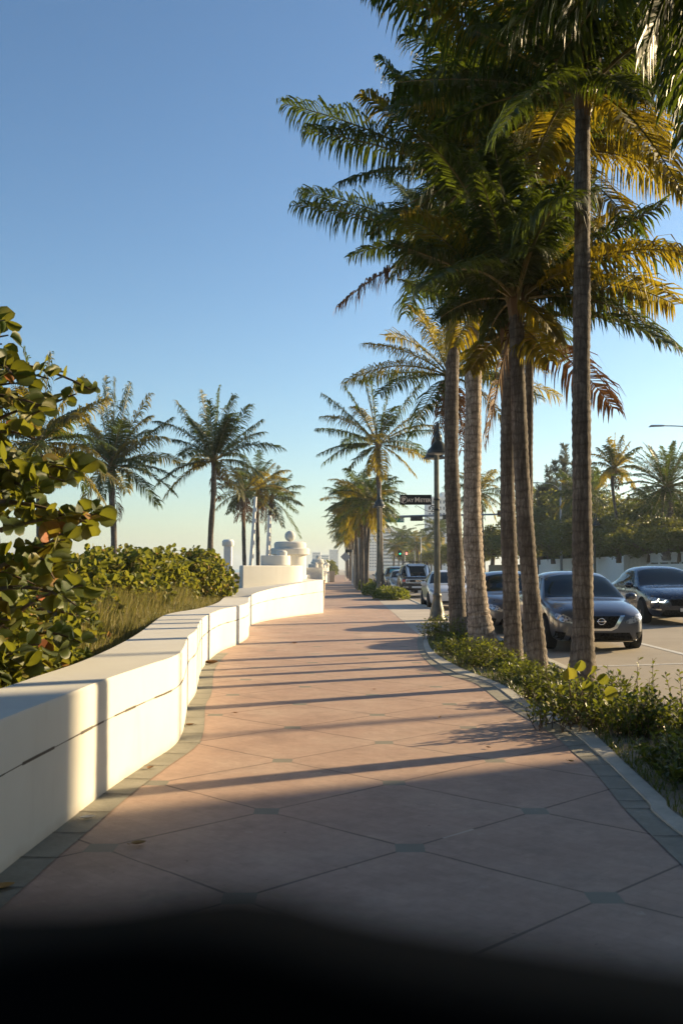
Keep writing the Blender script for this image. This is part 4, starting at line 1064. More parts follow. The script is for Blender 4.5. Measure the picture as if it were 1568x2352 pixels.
# street lights
def street_light(x, y, hgt, arm, label, z=.06):
    root = empty('street_light', (x,y,z), label, 'street light', 'tall grey street lights')
    g = MB(); g.tube([(x,y,z),(x,y,z+hgt)],[.13,.075],12); g.build('pole', M['galv'], root, smooth='all')
    g = MB(); P = [Vector((x,y,z+hgt-.5)),Vector((x-arm*.3,y,z+hgt-.1)),Vector((x-arm*.6,y,z+hgt+.05)),Vector((x-arm,y,z+hgt+.08))]
    g.tube(catmull(P,5),.03,8); g.tube([(x,y,z+hgt-.05),(x-arm*.55,y,z+hgt+.03)],.018,6); g.build('arm', M['galv'], root, smooth='all')
    g = MB(); X = x-arm; Z = z+hgt+.08
    g.mesh([(X+.1,y-.08,Z-.03),(X+.1,y+.08,Z-.03),(X-.7,y+.14,Z-.06),(X-.7,y-.14,Z-.06),(X+.1,y-.06,Z+.05),(X+.1,y+.06,Z+.05),(X-.6,y+.1,Z+.04),(X-.6,y-.1,Z+.04)],[(0,1,2,3),(7,6,5,4),(0,4,5,1),(1,5,6,2),(2,6,7,3),(3,7,4,0)])
    g.build('lamp_head', M['galv'], root, bevel=.015); return root
p = at(1286,1111,86); street_light(p.x,86,p.z-.06,2.0,'grey street light standing in front of the trees, left of the tallest palm trunk')
p = at(1489,978,50); street_light(p.x+3.2,50,p.z-.14,2.5,'street light whose lamp arm reaches in from the right edge above the date palm')
street_light(18.4,18.7,9.0,2.4,'street light outside the right edge that throws a thin shadow over the walkway')
for i,(px,D) in enumerate([(1055,120),(952,180),(966,170),(1001,150)]):
    p = at(px,1235,D); street_light(p.x,D,p.z,1.5,'%s of the thin distant poles beyond the parked cars' % ords[i])

# ------------------------------------------------------------------ cars
def decal(bvh, poly, axis, off=.006, res=.05, sign=1, origin=0):
    """project a polygon in the plane seen along an axis onto the body"""
    xs = [p[0] for p in poly]; ys = [p[1] for p in poly]
    bm = bmesh.new(); vs = [bm.verts.new((p[0], p[1], 0)) for p in poly]; f = bm.faces.new(vs)
    x = min(xs)
    k = math.floor(min(xs)/res)+1
    while k*res < max(xs):
        bmesh.ops.bisect_plane(bm, geom=bm.verts[:]+bm.edges[:]+bm.faces[:], plane_co=(k*res,0,0), plane_no=(1,0,0)); k += 1
    k = math.floor(min(ys)/res)+1
    while k*res < max(ys):
        bmesh.ops.bisect_plane(bm, geom=bm.verts[:]+bm.edges[:]+bm.faces[:], plane_co=(0,k*res,0), plane_no=(0,1,0)); k += 1
    out = []; idx = {}
    for i, v in enumerate(bm.verts):
        a, b = v.co.x, v.co.y
        if axis == 'y': o, d = Vector((a, -3*sign+origin, b)), Vector((0,sign,0))
        elif axis == 'x': o, d = Vector((3*sign, a, b)), Vector((-sign,0,0))
        else: o, d = Vector((a, b, 4)), Vector((0,0,-1))
        h = bvh.ray_cast(o, d)
        if h[0] is None:
            hn = bvh.find_nearest(o+d*3); p, nn = hn[0], hn[1]
        else: p, nn = h[0], h[1]
        if nn.dot(d) > 0: nn = -nn
        out.append(p+nn*off); idx[v] = i
    fs = [tuple(idx[v] for v in f.verts) for f in bm.faces]; bm.free()
    g = MB(); g.mesh(out, fs); return g
SED = [ # y, wl, wm, zb, zm, ws, zs, wr, zr, zc
 (.00,.46,.60,.26,.42,.56,.58,.38,.64,.66),
 (.06,.62,.74,.20,.42,.70,.64,.48,.72,.74),
 (.22,.76,.83,.18,.45,.80,.72,.55,.80,.82),
 (.60,.81,.87,.18,.50,.84,.82,.60,.90,.93),
 (1.00,.82,.88,.18,.52,.85,.88,.70,.925,.955),
 (1.20,.82,.88,.18,.52,.86,.91,.79,.95,.975),
 (1.42,.82,.88,.18,.52,.86,.93,.75,1.09,1.12),
 (1.90,.82,.88,.18,.52,.86,.94,.665,1.37,1.42),
 (2.25,.82,.88,.18,.52,.86,.95,.64,1.44,1.50),
 (2.90,.82,.88,.18,.52,.86,.96,.64,1.43,1.50),
 (3.40,.82,.88,.18,.52,.86,.97,.62,1.33,1.41),
 (3.85,.82,.88,.19,.53,.85,.99,.60,1.10,1.16),
 (4.15,.81,.87,.20,.54,.84,.98,.62,1.02,1.05),
 (4.45,.76,.83,.24,.56,.80,.94,.58,.99,1.01),
 (4.60,.60,.68,.32,.56,.66,.86,.50,.90,.92)]
SUV = [
 (.00,.52,.66,.30,.52,.64,.78,.44,.84,.86),
 (.08,.68,.80,.26,.52,.78,.86,.54,.94,.96),
 (.30,.80,.88,.24,.56,.86,.94,.62,1.02,1.05),
 (.80,.84,.91,.24,.58,.89,1.02,.68,1.09,1.12),
 (1.15,.84,.92,.24,.58,.90,1.05,.73,1.13,1.16),
 (1.40,.84,.92,.24,.58,.90,1.06,.72,1.32,1.36),
 (1.75,.84,.92,.24,.58,.90,1.07,.68,1.58,1.64),
 (2.20,.84,.92,.24,.58,.90,1.08,.66,1.66,1.73),
 (3.20,.84,.92,.24,.58,.90,1.08,.66,1.66,1.73),
 (4.00,.84,.92,.25,.58,.90,1.08,.65,1.60,1.67),
 (4.35,.82,.90,.27,.58,.88,1.08,.66,1.35,1.40),
 (4.55,.78,.86,.30,.58,.84,1.04,.66,1.10,1.14),
 (4.65,.66,.76,.36,.58,.74,.94,.56,.98,1.0)]
BOX = [
 (.00,.70,.80,.42,.62,.78,.86,.66,.98,1.00),
 (.06,.78,.88,.40,.62,.86,.92,.72,1.08,1.10),
 (.30,.80,.92,.40,.64,.90,.98,.74,1.14,1.17),
 (1.00,.82,.94,.40,.64,.92,1.04,.76,1.18,1.22),
 (1.45,.82,.94,.40,.64,.92,1.06,.80,1.20,1.24),
 (1.55,.82,.94,.40,.64,.92,1.08,.79,1.36,1.40),
 (1.72,.82,.94,.40,.64,.92,1.10,.74,1.70,1.76),
 (1.95,.82,.94,.40,.64,.92,1.10,.72,1.76,1.83),
 (3.20,.82,.94,.40,.64,.92,1.10,.72,1.76,1.83),
 (4.20,.82,.94,.40,.64,.92,1.10,.72,1.74,1.80),
 (4.50,.80,.92,.42,.64,.90,1.08,.72,1.50,1.56),
 (4.62,.74,.86,.46,.64,.84,1.02,.70,1.12,1.16)]
CYL = [MB()]
def car(kind, label, X, Y, mat, name='parked_car', spec='generic', rz=0.0, wx=1.0, group=None, cat='car'):
    ST = {'sedan':SED,'suv':SUV,'box':BOX}[kind]
    g = MB(); rings = []
    for (y,wl,wm,zb,zm,ws,zs,wr,zr,zc) in ST:
        half = [(0,zb),(wl*.6,zb),(wl,zb),(wm,zm-.13),(wm+.0,zm+.12),((wm+ws)/2+.005,(zm+zs)/2+.06),(ws,zs),(wr+(ws-wr)*.12,zs+(zr-zs)*.86),(wr*.88,zr+(zc-zr)*.35),(wr*.45,zr+(zc-zr)*.9),(0,zc)]
        ring = [(x*wx,y,z) for x,z in half]+[(-x*wx,y,z) for x,z in half[-2:0:-1]]
        rings.append(ring)
    nR = len(rings[0]); vs = [p for r in rings for p in r]; fs = []
    for i in range(len(rings)-1):
        for k in range(nR):
            k2 = (k+1) % nR; fs.append((i*nR+k,(i+1)*nR+k,(i+1)*nR+k2,i*nR+k2))
    fs.append(tuple(range(nR))); fs.append(tuple(reversed([ (len(rings)-1)*nR+k for k in range(nR)])))
    g.mesh(vs, fs); tmp = g.build('tmpbody', mat, smooth='all')
    bm = bmesh.new(); bm.from_mesh(tmp.data); bmesh.ops.recalc_face_normals(bm, faces=bm.faces); bm.to_mesh(tmp.data); bm.free()
    tmp.modifiers.new('s','SUBSURF').levels = 2
    wr_ = .315 if kind == 'sedan' else (.35 if kind == 'suv' else .385); L_ = ST[-1][0]
    wy = [.82 if kind != 'box' else .85, L_-.98]
    cutters = []
    for yy in wy:
        for sx in (-1,1):
            c = MB(); c.lathe([(wr_+.055,-.26),(wr_+.055,.3)], (sx*.86*wx,yy,wr_+.01), 28, axis='x')
            co_ = c.build('cut', M['plastic']); cutters.append(co_)
            mdb = tmp.modifiers.new('b','BOOLEAN'); mdb.object = co_; mdb.operation = 'DIFFERENCE'; mdb.solver = 'EXACT'
    dg = bpy.context.evaluated_depsgraph_get(); me = bpy.data.meshes.new_from_object(tmp.evaluated_get(dg))
    me.materials.clear(); me.materials.append(mat); me.materials.append(M['plastic'])
    for p in me.polygons:
        p.use_smooth = True; c = p.center
        p.material_index = 0
        for yy in wy:
            dd = math.hypot(c.y-yy, c.z-wr_-.01)
            if dd < wr_+.06 and abs(c.x) < .99 and abs(p.normal.x) < .35 and dd > wr_+.02 or (dd < wr_+.05 and abs(c.x) < .7*wx): p.material_index = 1
    for c in cutters+[tmp]: bpy.data.objects.remove(c)
    bmt = bmesh.new(); bmt.from_mesh(me)
    for e in bmt.edges:
        if len(e.link_faces) == 2 and e.calc_face_angle(0) > rad(42): e.smooth = False
    bmt.to_mesh(me)
    bvh = BVHTree.FromBMesh(bmt); bmt.free()
    root = empty(name, (0,0,0), label, cat, group)
    body = bpy.data.objects.new('body', me); COL.objects.link(body); body.parent = root
    def dec(nm, poly, axis, mt, off=.006, sign=1, both=False, par=None, lab=None):
        o = None
        for sg in ((1,-1) if both else (1,)):
            if axis == 'x': pl = poly; g_ = decal(bvh, pl, 'x', off, .06, sg)
            else: pl = [(a*sg,b) for a,b in poly]; g_ = decal(bvh, pl, axis, off, .05, sign, origin=(L_ if sign < 0 else 0))
            o = g_.build(nm, mt, par or root, smooth='all')
            if lab: o['label'] = lab
        return o
    S_ = {'sedan':1,'suv':2,'box':3}[kind]
    # glass
    if kind == 'sedan':
        dec('windshield', [(-.78*wx,1.23),(-.4*wx,1.19),(.4*wx,1.19),(.78*wx,1.23),(.645*wx,1.90),(.3*wx,1.95),(-.3*wx,1.95),(-.645*wx,1.90)], 'z', M['glass'])
        dec('rear_window', [(-.57*wx,3.82),(.57*wx,3.82),(.50*wx,3.36),(-.50*wx,3.36)], 'z', M['glass'])
        dec('side_window', [(1.62,.98),(2.50,.99),(2.50,1.36),(2.05,1.34)], 'x', M['glass'], both=True)
        dec('side_window', [(2.56,1.0),(3.42,1.02),(3.28,1.24),(3.0,1.34),(2.56,1.37)], 'x', M['glass'], both=True)
    elif kind == 'suv':
        dec('windshield', [(-.73*wx,1.20),(.73*wx,1.20),(.64*wx,1.72),(.3*wx,1.77),(-.3*wx,1.77),(-.64*wx,1.72)], 'z', M['glass'])
        dec('side_window', [(1.66,1.10),(2.55,1.10),(2.55,1.57),(1.95,1.56)], 'x', M['glass'], both=True)
        dec('side_window', [(2.62,1.10),(4.0,1.12),(3.85,1.50),(2.62,1.57)], 'x', M['glass'], both=True)
    else:
        dec('windshield', [(-.74*wx,1.27),(.74*wx,1.27),(.69*wx,1.66),(-.69*wx,1.66)], 'y', M['glass'])
        dec('side_window', [(1.76,1.14),(2.75,1.14),(2.75,1.66),(1.92,1.66)], 'x', M['glass'], both=True)
        dec('side_window', [(2.85,1.2),(4.0,1.2),(3.9,1.66),(2.85,1.66)], 'x', M['glass'], both=True)
    # front details
    if spec == 'near' or spec == 'generic':
        dec('grille', [(-.40,.66),(.40,.66),(.26,.47),(.17,.43),(-.17,.43),(-.26,.47)], 'y', M['grille'], .006)
        d = dec('chrome_trim', [(-.44,.67),(-.36,.67),(-.235,.465),(-.16,.435),(.16,.435),(.235,.465),(.36,.67),(.44,.67),(.29,.44),(.18,.395),(-.18,.395),(-.29,.44)], 'y', M['chrome'], .014)
        dec('headlight', [(.42,.55),(.52,.52),(.70,.56),(.80,.62),(.78,.70),(.66,.68)], 'y', M['lens'], .012, both=True)
        dec('lower_intake', [(-.52,.36),(.52,.36),(.60,.22),(-.60,.22)], 'y', M['grille'], .006)
        dec('fog_intake', [(.64,.36),(.80,.38),(.80,.26),(.68,.24)], 'y', M['grille'], .008, both=True)
        dec('bumper_lip', [(-.78,.215),(.78,.215),(.76,.185),(-.76,.185)], 'y', M['chrome'] if spec == 'near' else mat, .014)
        P = []
        if spec == 'near':
            c0 = bvh.ray_cast(Vector((0,-3,.565)), Vector((0,1,0)))[0]
            g_ = MB(); g_.tube([(math.cos(k*math.pi/12)*.065, c0.y-.022, .565+math.sin(k*math.pi/12)*.055) for k in range(25)],.011,6,caps=False)
            g_.box((-.085,c0.y-.034,.552),(.085,c0.y-.018,.578)); g_.build('emblem', M['chrome'], root, smooth='all')
    if spec == 'navy':
        dec('grille', [(-.42,.64),(.42,.64),(.36,.48),(-.36,.48)], 'y', M['grille'], .006)
        hl = dec('headlight', [(.44,.58),(.56,.53),(.84,.62),(.84,.70),(.60,.66),(.46,.64)], 'y', M['lens'], .010, both=True)
        for sg in (1,-1):
            for pl in ([(.52,.62),(.56,.585),(.66,.585),(.66,.565),(.55,.565),(.50,.62)],[(.68,.65),(.70,.60),(.80,.575),(.80,.555),(.69,.578),(.655,.65)]):
                g_ = decal(bvh, [(a*sg,b) for a,b in pl], 'y', .018, .04, 1); g_.build('running_light', M['drl'], root)
        dec('lower_intake', [(-.55,.38),(.55,.38),(.62,.22),(-.62,.22)], 'y', M['grille'], .006)
        dec('fog_trim', [(.62,.40),(.80,.41),(.80,.38),(.62,.37)], 'y', M['chrome'], .010, both=True)
        dec('licence_plate', [(-.16,.42),(.16,.42),(.16,.34),(-.16,.34)], 'y', M['white'], .02)
    if spec == 'white':
        dec('headlight', [(.52,.60),(.62,.56),(.84,.70),(.82,.78),(.70,.70)], 'y', M['lens'], .010, both=True)
        dec('lower_intake', [(-.50,.34),(.50,.34),(.56,.24),(-.56,.24)], 'y', M['plastic'], .006)
        dec('fog_intake', [(.62,.44),(.74,.40),(.66,.30)], 'y', M['plastic'], .008, both=True)
        dec('hood_line', [(-.52,.665),(.52,.665),(.52,.655),(-.52,.655)], 'y', M['plastic'], .008)
    if spec == 'suv':
        dec('grille', [(-.45,.84),(.45,.84),(.38,.62),(-.38,.62)], 'y', M['grille'], .006)
        dec('headlight', [(.48,.72),(.84,.76),(.82,.88),(.50,.84)], 'y', M['lens'], .010, both=True)
        dec('lower_intake', [(-.55,.48),(.55,.48),(.60,.34),(-.60,.34)], 'y', M['plastic'], .006)
    if spec == 'fj':
        roofm = M['p_white']
        dec('roof_panel', [(-.70,1.84),(.70,1.84),(.70,4.1),(-.70,4.1)], 'z', roofm, .006)
        dec('roof_front', [(-.68,1.69),(.68,1.69),(.62,1.79),(.3,1.815),(-.3,1.815),(-.62,1.79)], 'y', roofm, .012)
        dec('grille', [(-.48,.965),(.48,.965),(.48,.82),(-.48,.82)], 'y', M['plastic'], .016)
        dec('white_bezel', [(-.66,1.0),(.66,1.0),(.70,.96),(.70,.82),(.66,.78),(-.66,.78),(-.70,.82),(-.70,.96)], 'y', M['p_white'], .006)
        dec('headlight', [(.575+.085*math.cos(a*math.pi/8),.89+.085*math.sin(a*math.pi/8)) for a in range(16)], 'y', M['lens'], .014, both=True)
        dec('turn_signal', [(.71,.97),(.87,.97),(.87,.84),(.71,.84)], 'y', M['orange'], .010, both=True)
        dec('fog_light', [(.55,.62),(.84,.62),(.84,.53),(.55,.53)], 'y', M['lens'], .012, both=True)
        dec('bumper_plate', [(-.36,.62),(.36,.62),(.36,.52),(-.36,.52)], 'y', M['p_white'], .012)
        dec('front_bumper', [(-.88,.76),(.88,.76),(.86,.42),(-.86,.42)], 'y', M['plastic'], .006)
        c0 = bvh.ray_cast(Vector((0,-3,.88)), Vector((0,1,0)))[0]
        text_mesh('TOYOTA', .085, M['chrome'], 'lettering', root, (-.17,c0.y-.02,.86), .003, .003)
        g_ = MB()
        for sx in (-.62,.62): g_.tube([(sx,1.95,1.92),(sx,3.9,1.92)],.025,8); g_.tube([(sx,1.95,1.92),(sx,1.9,1.78)],.025,8); g_.tube([(sx,3.9,1.92),(sx,3.95,1.78)],.025,8)
        for k in range(7): g_.tube([(-.62,2.0+k*.3,1.93),(.62,2.0+k*.3,1.93)],.018,6)
        g_.build('roof_rack', M['plastic'], root)
    if spec in ('suvteal',):
        dec('grille', [(-.45,.84),(.45,.84),(.38,.62),(-.38,.62)], 'y', M['grille'], .006)
        dec('headlight', [(.48,.72),(.84,.76),(.82,.88),(.50,.84)], 'y', M['lens'], .010, both=True)
        dec('sunshade', [(-.52,1.3),(.40,1.3),(.34,1.62),(-.46,1.62)], 'z', M['shade_fabric'], .010)
    # door seams and handles
    if kind != 'box':
        for y0 in ((1.38,2.53,3.45) if kind == 'sedan' else (1.45,2.58,3.6)):
            dec('door_seam', [(y0,.32),(y0+.008,.32),(y0+.008,.93 if kind=='sedan' else 1.06),(y0,.93 if kind=='sedan' else 1.06)], 'x', M['plastic'], .003, both=True)
        for y0 in (2.28,3.2): dec('door_handle', [(y0,.84),(y0+.2,.84),(y0+.2,.87),(y0,.87)], 'x', M['chrome'], .02, both=True)
    else:
        dec('door_seam', [(1.5,.5),(1.51,.5),(1.51,1.1),(1.5,1.1)], 'x', M['plastic'], .003, both=True)
        dec('door_handle', [(2.5,.98),(2.7,.98),(2.7,1.02),(2.5,1.02)], 'x', M['plastic'], .02, both=True)
    tl = [(.50,.80),(.78,.80),(.80,.92),(.52,.92)] if kind == 'sedan' else [(.66,.8),(.80,.8),(.80,1.05),(.66,1.05)]
    dec('tail_light', tl, 'y', M['redlens'], .010, sign=-1, both=True)
    # mirrors
    zmr = {'sedan':.98,'suv':1.14,'box':1.22}[kind]; ymr = {'sedan':1.50,'suv':1.62,'box':1.78}[kind]
    for sg in (-1,1):
        g_ = MB(); px_ = sg*(.90*wx+.09)
        pr = [(.001,-.11),(.05,-.10),(.075,-.04),(.078,.03),(.06,.09),(.02,.11),(.001,.112)]
        g_.lathe(pr, (px_,ymr,zmr), 14, axis='x'); 
        g_.tube([(sg*.80*wx,ymr+.03,zmr-.06),(px_-sg*.06,ymr,zmr-.04)],.02,6)
        g_.build('mirror', M['p_white'] if spec == 'fj' else mat, root, smooth='all')
    # wheels
    for yy in wy:
        for sg in (-1,1):
            g_ = MB(); xw = sg*.80*wx; t = .11
            g_.lathe([(wr_*.66,-t),(wr_*.95,-t),(wr_,-t*.75),(wr_,t*.75),(wr_*.95,t),(wr_*.66,t)], (xw,yy,wr_), 32, axis='x')
            tyre = g_.build('wheel', M['rubber'], root, smooth=True)
            g_ = MB(); xo = xw+sg*(t-.025)
            g_.lathe([(wr_*.67,0),(wr_*.62,.012*sg),(wr_*.6,-.03*sg)], (xo,yy,wr_), 28, axis='x')
            for k in range(5):
                a = k*2*math.pi/5
                for da in (-.16,.16):
                    g_.tube([(xo,yy+.03*math.cos(a),wr_+.03*math.sin(a)),(xo,yy+wr_*.62*math.cos(a+da),wr_+wr_*.62*math.sin(a+da))],.016,5)
            g_.lathe([(.05,0),(.04,.03*sg)], (xo,yy,wr_), 12, axis='x')
            r_ = g_.build('rim', M['rim'], tyre)
            r_.parent = tyre
    root.location = (X, Y, roadz(X)+.002); root.rotation_euler = (0,0,rz)
    return root
GC = 'cars parked along the kerb'
car('sedan','grey-blue sedan parked nearest the camera behind the tallest palm trunk',4.77,18.1,M['p_grey'],spec='near',group=GC)
c2 = car('sedan','mid grey sedan parked behind the paired dark trunks, second from the camera',4.33,23.4,M['p_grey2'],spec='generic',group=GC)
car('sedan','white sedan parked right beside the nearest lamp post',4.2,37.0,M['p_white'],spec='white',group=GC)
car('box','black boxy off-road car with white roof, roof rack and orange turn signals',4.12,52.5,M['p_black'],spec='fj',group=GC)
car('sedan','silver small car half hidden behind the black off-road car',3.95,62,M['p_silver'],spec='generic',group=GC)
car('suv','dark car with a turquoise sunshade behind its windshield',4.0,70,M['p_dark'],spec='suvteal',group=GC)
car('suv','grey tall car directly behind the car with the turquoise sunshade',4.3,78,M['p_grey2'],spec='suv',group=GC)
car('sedan','dark navy sedan with lit running lights driving in the lane at the right edge',8.62,24.6,M['p_blue'],name='moving_car',spec='navy')
F1 = c2
for i,(x,y,l) in enumerate([(7.6,120,'tiny grey car approaching far down the road'),(4.0,92,'far parked grey car glimpsed between the palm trunks'),(7.9,150,'tiniest grey car farthest down the road')]):
    c = copy_tree(F1); c.location = (x,y,roadz(x)); c['label'] = l
    if 'group' in c: del c['group']

# ------------------------------------------------------------------ far side of the road: walls, fence, hedges
def wallbox(name, label, a, b, mat, capm=None, cat='wall'):
    root = empty(name, ((a[0]+b[0])/2,(a[1]+b[1])/2,a[2]), label, cat); g = MB(); g.box(a,b); g.build('wall_body', mat, root)
    if capm: g = MB(); g.box((a[0]-.04,a[1]-.04,b[2]+.003),(b[0]+.04,b[1]+.04,b[2]+.1)); g.build('coping', capm, root)
wallbox('boundary_wall','long white boundary wall across the road behind the street light', (20.6,71.6,.0),(20.9,112,2.42), M['bwhite'])
wallbox('boundary_wall','stained beige section of boundary wall left of the white fence', (20.55,66.2,.0),(20.9,71.55,2.5), M['beigewall'])
wallbox('boundary_wall','white retaining wall below the white fence at the right edge', (20.55,36,.0),(20.9,66.1,1.80), M['bwhite'])
root = empty('fence', (20.7,51,1.8), 'white slatted fence on top of the retaining wall at the right edge', 'fence')
g = MB(); g.box((20.64,36,2.42),(20.78,66,2.52)); g.box((20.66,36,1.9),(20.76,66,1.95)); g.build('rails', M['bwhite'], root)
for k in range(16): g = MB(); y = 36+k*2; g.box((20.65,y-.05,1.803),(20.77,y+.05,2.415)); g.build('post', M['bwhite'], root)
g = MB()
for k in range(300):
    y = 36.1+k*.1
    if y < 66 and min((y-36)%2, 2-(y-36)%2) > .07: g.box((20.69,y-.018,1.955),(20.72,y+.018,2.415))
tag(g.build('slats', M['bwhite'], root), kind='stuff')
g = MB(); g.box((20.95,30,.0),(70,140,2.0)); struct(g, 'raised_garden', M['dirt'])
def hedge(label, a, b, seed, n_, ls, mat):
    rr = random.Random(seed); root = empty('hedge', ((a[0]+b[0])/2,(a[1]+b[1])/2,a[2]), label, 'hedge'); g = MB()
    ax = [b[i]-a[i] for i in range(3)]
    areas = [ax[1]*ax[2], ax[0]*ax[1], ax[0]*ax[2]]
    for i in range(n_):
        f = rr.choices((0,1,2), areas)[0]; p = [a[k]+ax[k]*rr.random() for k in range(3)]
        if f == 0: p[0] = a[0]
        elif f == 1: p[2] = b[2]
        else: p[1] = a[1]
        p = Vector(p)+rnd_unit(rr)*.12; l = ls*rr.uniform(.7,1.3); leaf(g,p,rnd_unit(rr),rnd_unit(rr),l,l*.6)
    g.build('foliage', M[mat], root)
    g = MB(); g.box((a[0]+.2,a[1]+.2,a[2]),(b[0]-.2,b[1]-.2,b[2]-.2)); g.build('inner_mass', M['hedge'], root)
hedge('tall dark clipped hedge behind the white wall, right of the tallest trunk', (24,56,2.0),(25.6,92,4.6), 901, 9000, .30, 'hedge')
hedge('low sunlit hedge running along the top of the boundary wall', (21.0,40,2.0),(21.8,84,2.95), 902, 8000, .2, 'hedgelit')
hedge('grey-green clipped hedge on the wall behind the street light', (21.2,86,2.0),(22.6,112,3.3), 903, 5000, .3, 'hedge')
# broadleaf tree prototypes
def tree_proto(seed, Rx, Rz, ncl, npc, ls, mat, name='broadleaf_tree', trunk=True):
    rr = random.Random(seed); root = empty(name, (0,0,0), 'x', 'tree'); tr = MB(); g = MB()
    tr.tube([(0,0,0),(.1,0,Rz*.5),(.0,.1,Rz*1.0)],[.22,.17,.1],8)
    for k in range(ncl):
        d = rnd_unit(rr)*(rr.random()**.4); c = Vector((d.x*Rx, d.y*Rx, Rz*1.15+d.z*Rz*.85)); rc = rr.uniform(.55,1.0)*Rx*.32
        if k % 3 == 0: tr.tube([(0,0,Rz*.5),Vector((0,0,Rz*.6)).lerp(c,.5)+Vector((0,0,.1)),c],[.09,.05,.02],5)
        for j in range(npc):
            v = rnd_unit(rr)*rr.uniform(.45,1)*rc; p = c+v; l = ls*rr.uniform(.6,1.4); leaf(g,p,rnd_unit(rr),(v.normalized()+rnd_unit(rr)*.8),l,l*.6)
    tr.build('trunk', M['bark'], root); g.build('crown', M[mat], root); return root
tp = [tree_proto(1001,3.2,2.6,46,130,.26,'tree'), tree_proto(1002,2.8,3.0,44,130,.26,'tree')]
tu = [False,False]
def put_tree(k, px, pytop, D, s, label):
    o = tp[k] if not tu[k] else copy_tree(tp[k]); tu[k] = True
    b = at(px,1300,D); zt = at(px,pytop,D).z; Rz = (2.6,3.0)[k]; hs = (zt-1.9)/(Rz*2.05)
    o.location = (b.x,D,1.9); o.scale = (s,s,hs); o.rotation_euler = (0,0,px*.7); tag(o, label, 'tree', 'dark broadleaf trees beyond the wall')
for i,(px,pt,D,s) in enumerate([(1130,1215,118,1.3),(1180,1190,112,1.3),(1240,1120,102,1.35),(1290,1130,96,1.3),(1330,1125,90,1.2),(1385,1140,84,1.2),(1435,1150,78,1.15),(1480,1150,74,1.1),(1545,1130,76,1.2),(1590,1150,66,1.1),(1210,1205,92,1.0),(1270,1195,86,1.0),(1350,1190,78,1.0),(1420,1195,70,.9),(1490,1205,66,.85),(1560,1190,60,.8),(1085,1235,130,1.3)]):
    put_tree(i%2, px, pt, D, s, '%s dark broadleaf tree, counted through the mass beyond the wall' % ords[i] if i < 16 else 'leftmost dark broadleaf tree, low behind the signal arm')
for i,(px,pt,D,s) in enumerate([(1000,1262,190,1.8),(1030,1255,170,1.7),(1060,1250,150,1.5),(955,1270,230,2),(980,1272,210,2)]):
    put_tree(i%2, px, pt, D, s, '%s hazy tree behind the parked off-road car, counted from the %s' % (ords[i],'left' if i != 3 else 'left edge'))
cb = copy_tree(tp[0]); cb.location = (1.4,-3.3,-.9); cb.scale = (2.05,2.05,2.6); cb.rotation_euler = (0,0,1); tag(cb, 'unseen spreading broadleaf tree added behind the camera to darken the foreground', 'tree')  # unseen canopy added to keep sky light off the foreground
if 'group' in cb: del cb['group']
cb = copy_tree(tp[1]); cb.location = (-4.2,-4.5,.0); cb.scale = (1.9,1.9,2.3); tag(cb, 'unseen broadleaf tree added on the dune behind the camera to deepen the shade', 'tree')  # second unseen tree, added to deepen the foreground shade
if 'group' in cb: del cb['group']
# casuarinas: wispy leaning spires
def casuarina(px, top, D, wpx, label, seed):
    rr = random.Random(seed); b = at(px,1300,D); zt = at(px,top,D).z; h_ = zt-1.9; wd = wpx*D/F
    root = empty('casuarina_tree', (b.x,D,1.9), label, 'tree'); tr = MB(); g = MB()
    tops = [(0,1.0)]+[(rr.uniform(-1,1),rr.uniform(.55,.88)) for _ in range(6)]
    for (ox,hf) in tops:
        top_ = Vector((b.x+ox*wd*.9,D+rr.uniform(-1,1)*wd,1.9+h_*hf)); base_ = Vector((b.x,D,1.9)); mid = base_.lerp(top_,.5)+Vector((ox*wd*.3,0,0))
        pts = [base_*(1-t)**2+mid*2*t*(1-t)+top_*t*t for t in [i/10 for i in range(11)]]; tr.tube(pts,[.16*(1-i/10.5) for i in range(11)],6)
        for k in range(150):
            t = rr.uniform(.3,1); p = base_*(1-t)**2+mid*2*t*(1-t)+top_*t*t
            a = rr.uniform(0,6.28); l = wd*.55*(1.15-t)*rr.uniform(.4,1)+.25
            d = Vector((math.cos(a),math.sin(a),.9)).normalized()
            for j in range(22):
                q = p+d*l*rr.random(); dd = (d+rnd_unit(rr)*.8+Vector((0,0,.2))).normalized(); leaf(g,q,dd,rnd_unit(rr),rr.uniform(.25,.5),.045)
    tr.build('trunk', M['bark'], root); g.build('crown', M['needle'], root)
casuarina(1305,1022,96,40,'tallest wispy casuarina pine, its spire just left of the tallest palm trunk',1101)
casuarina(1262,1075,98,34,'shorter wispy casuarina pine left of the tallest spire',1102)
casuarina(1362,1090,90,30,'wispy casuarina pine behind the palms right of the tallest trunk',1103)

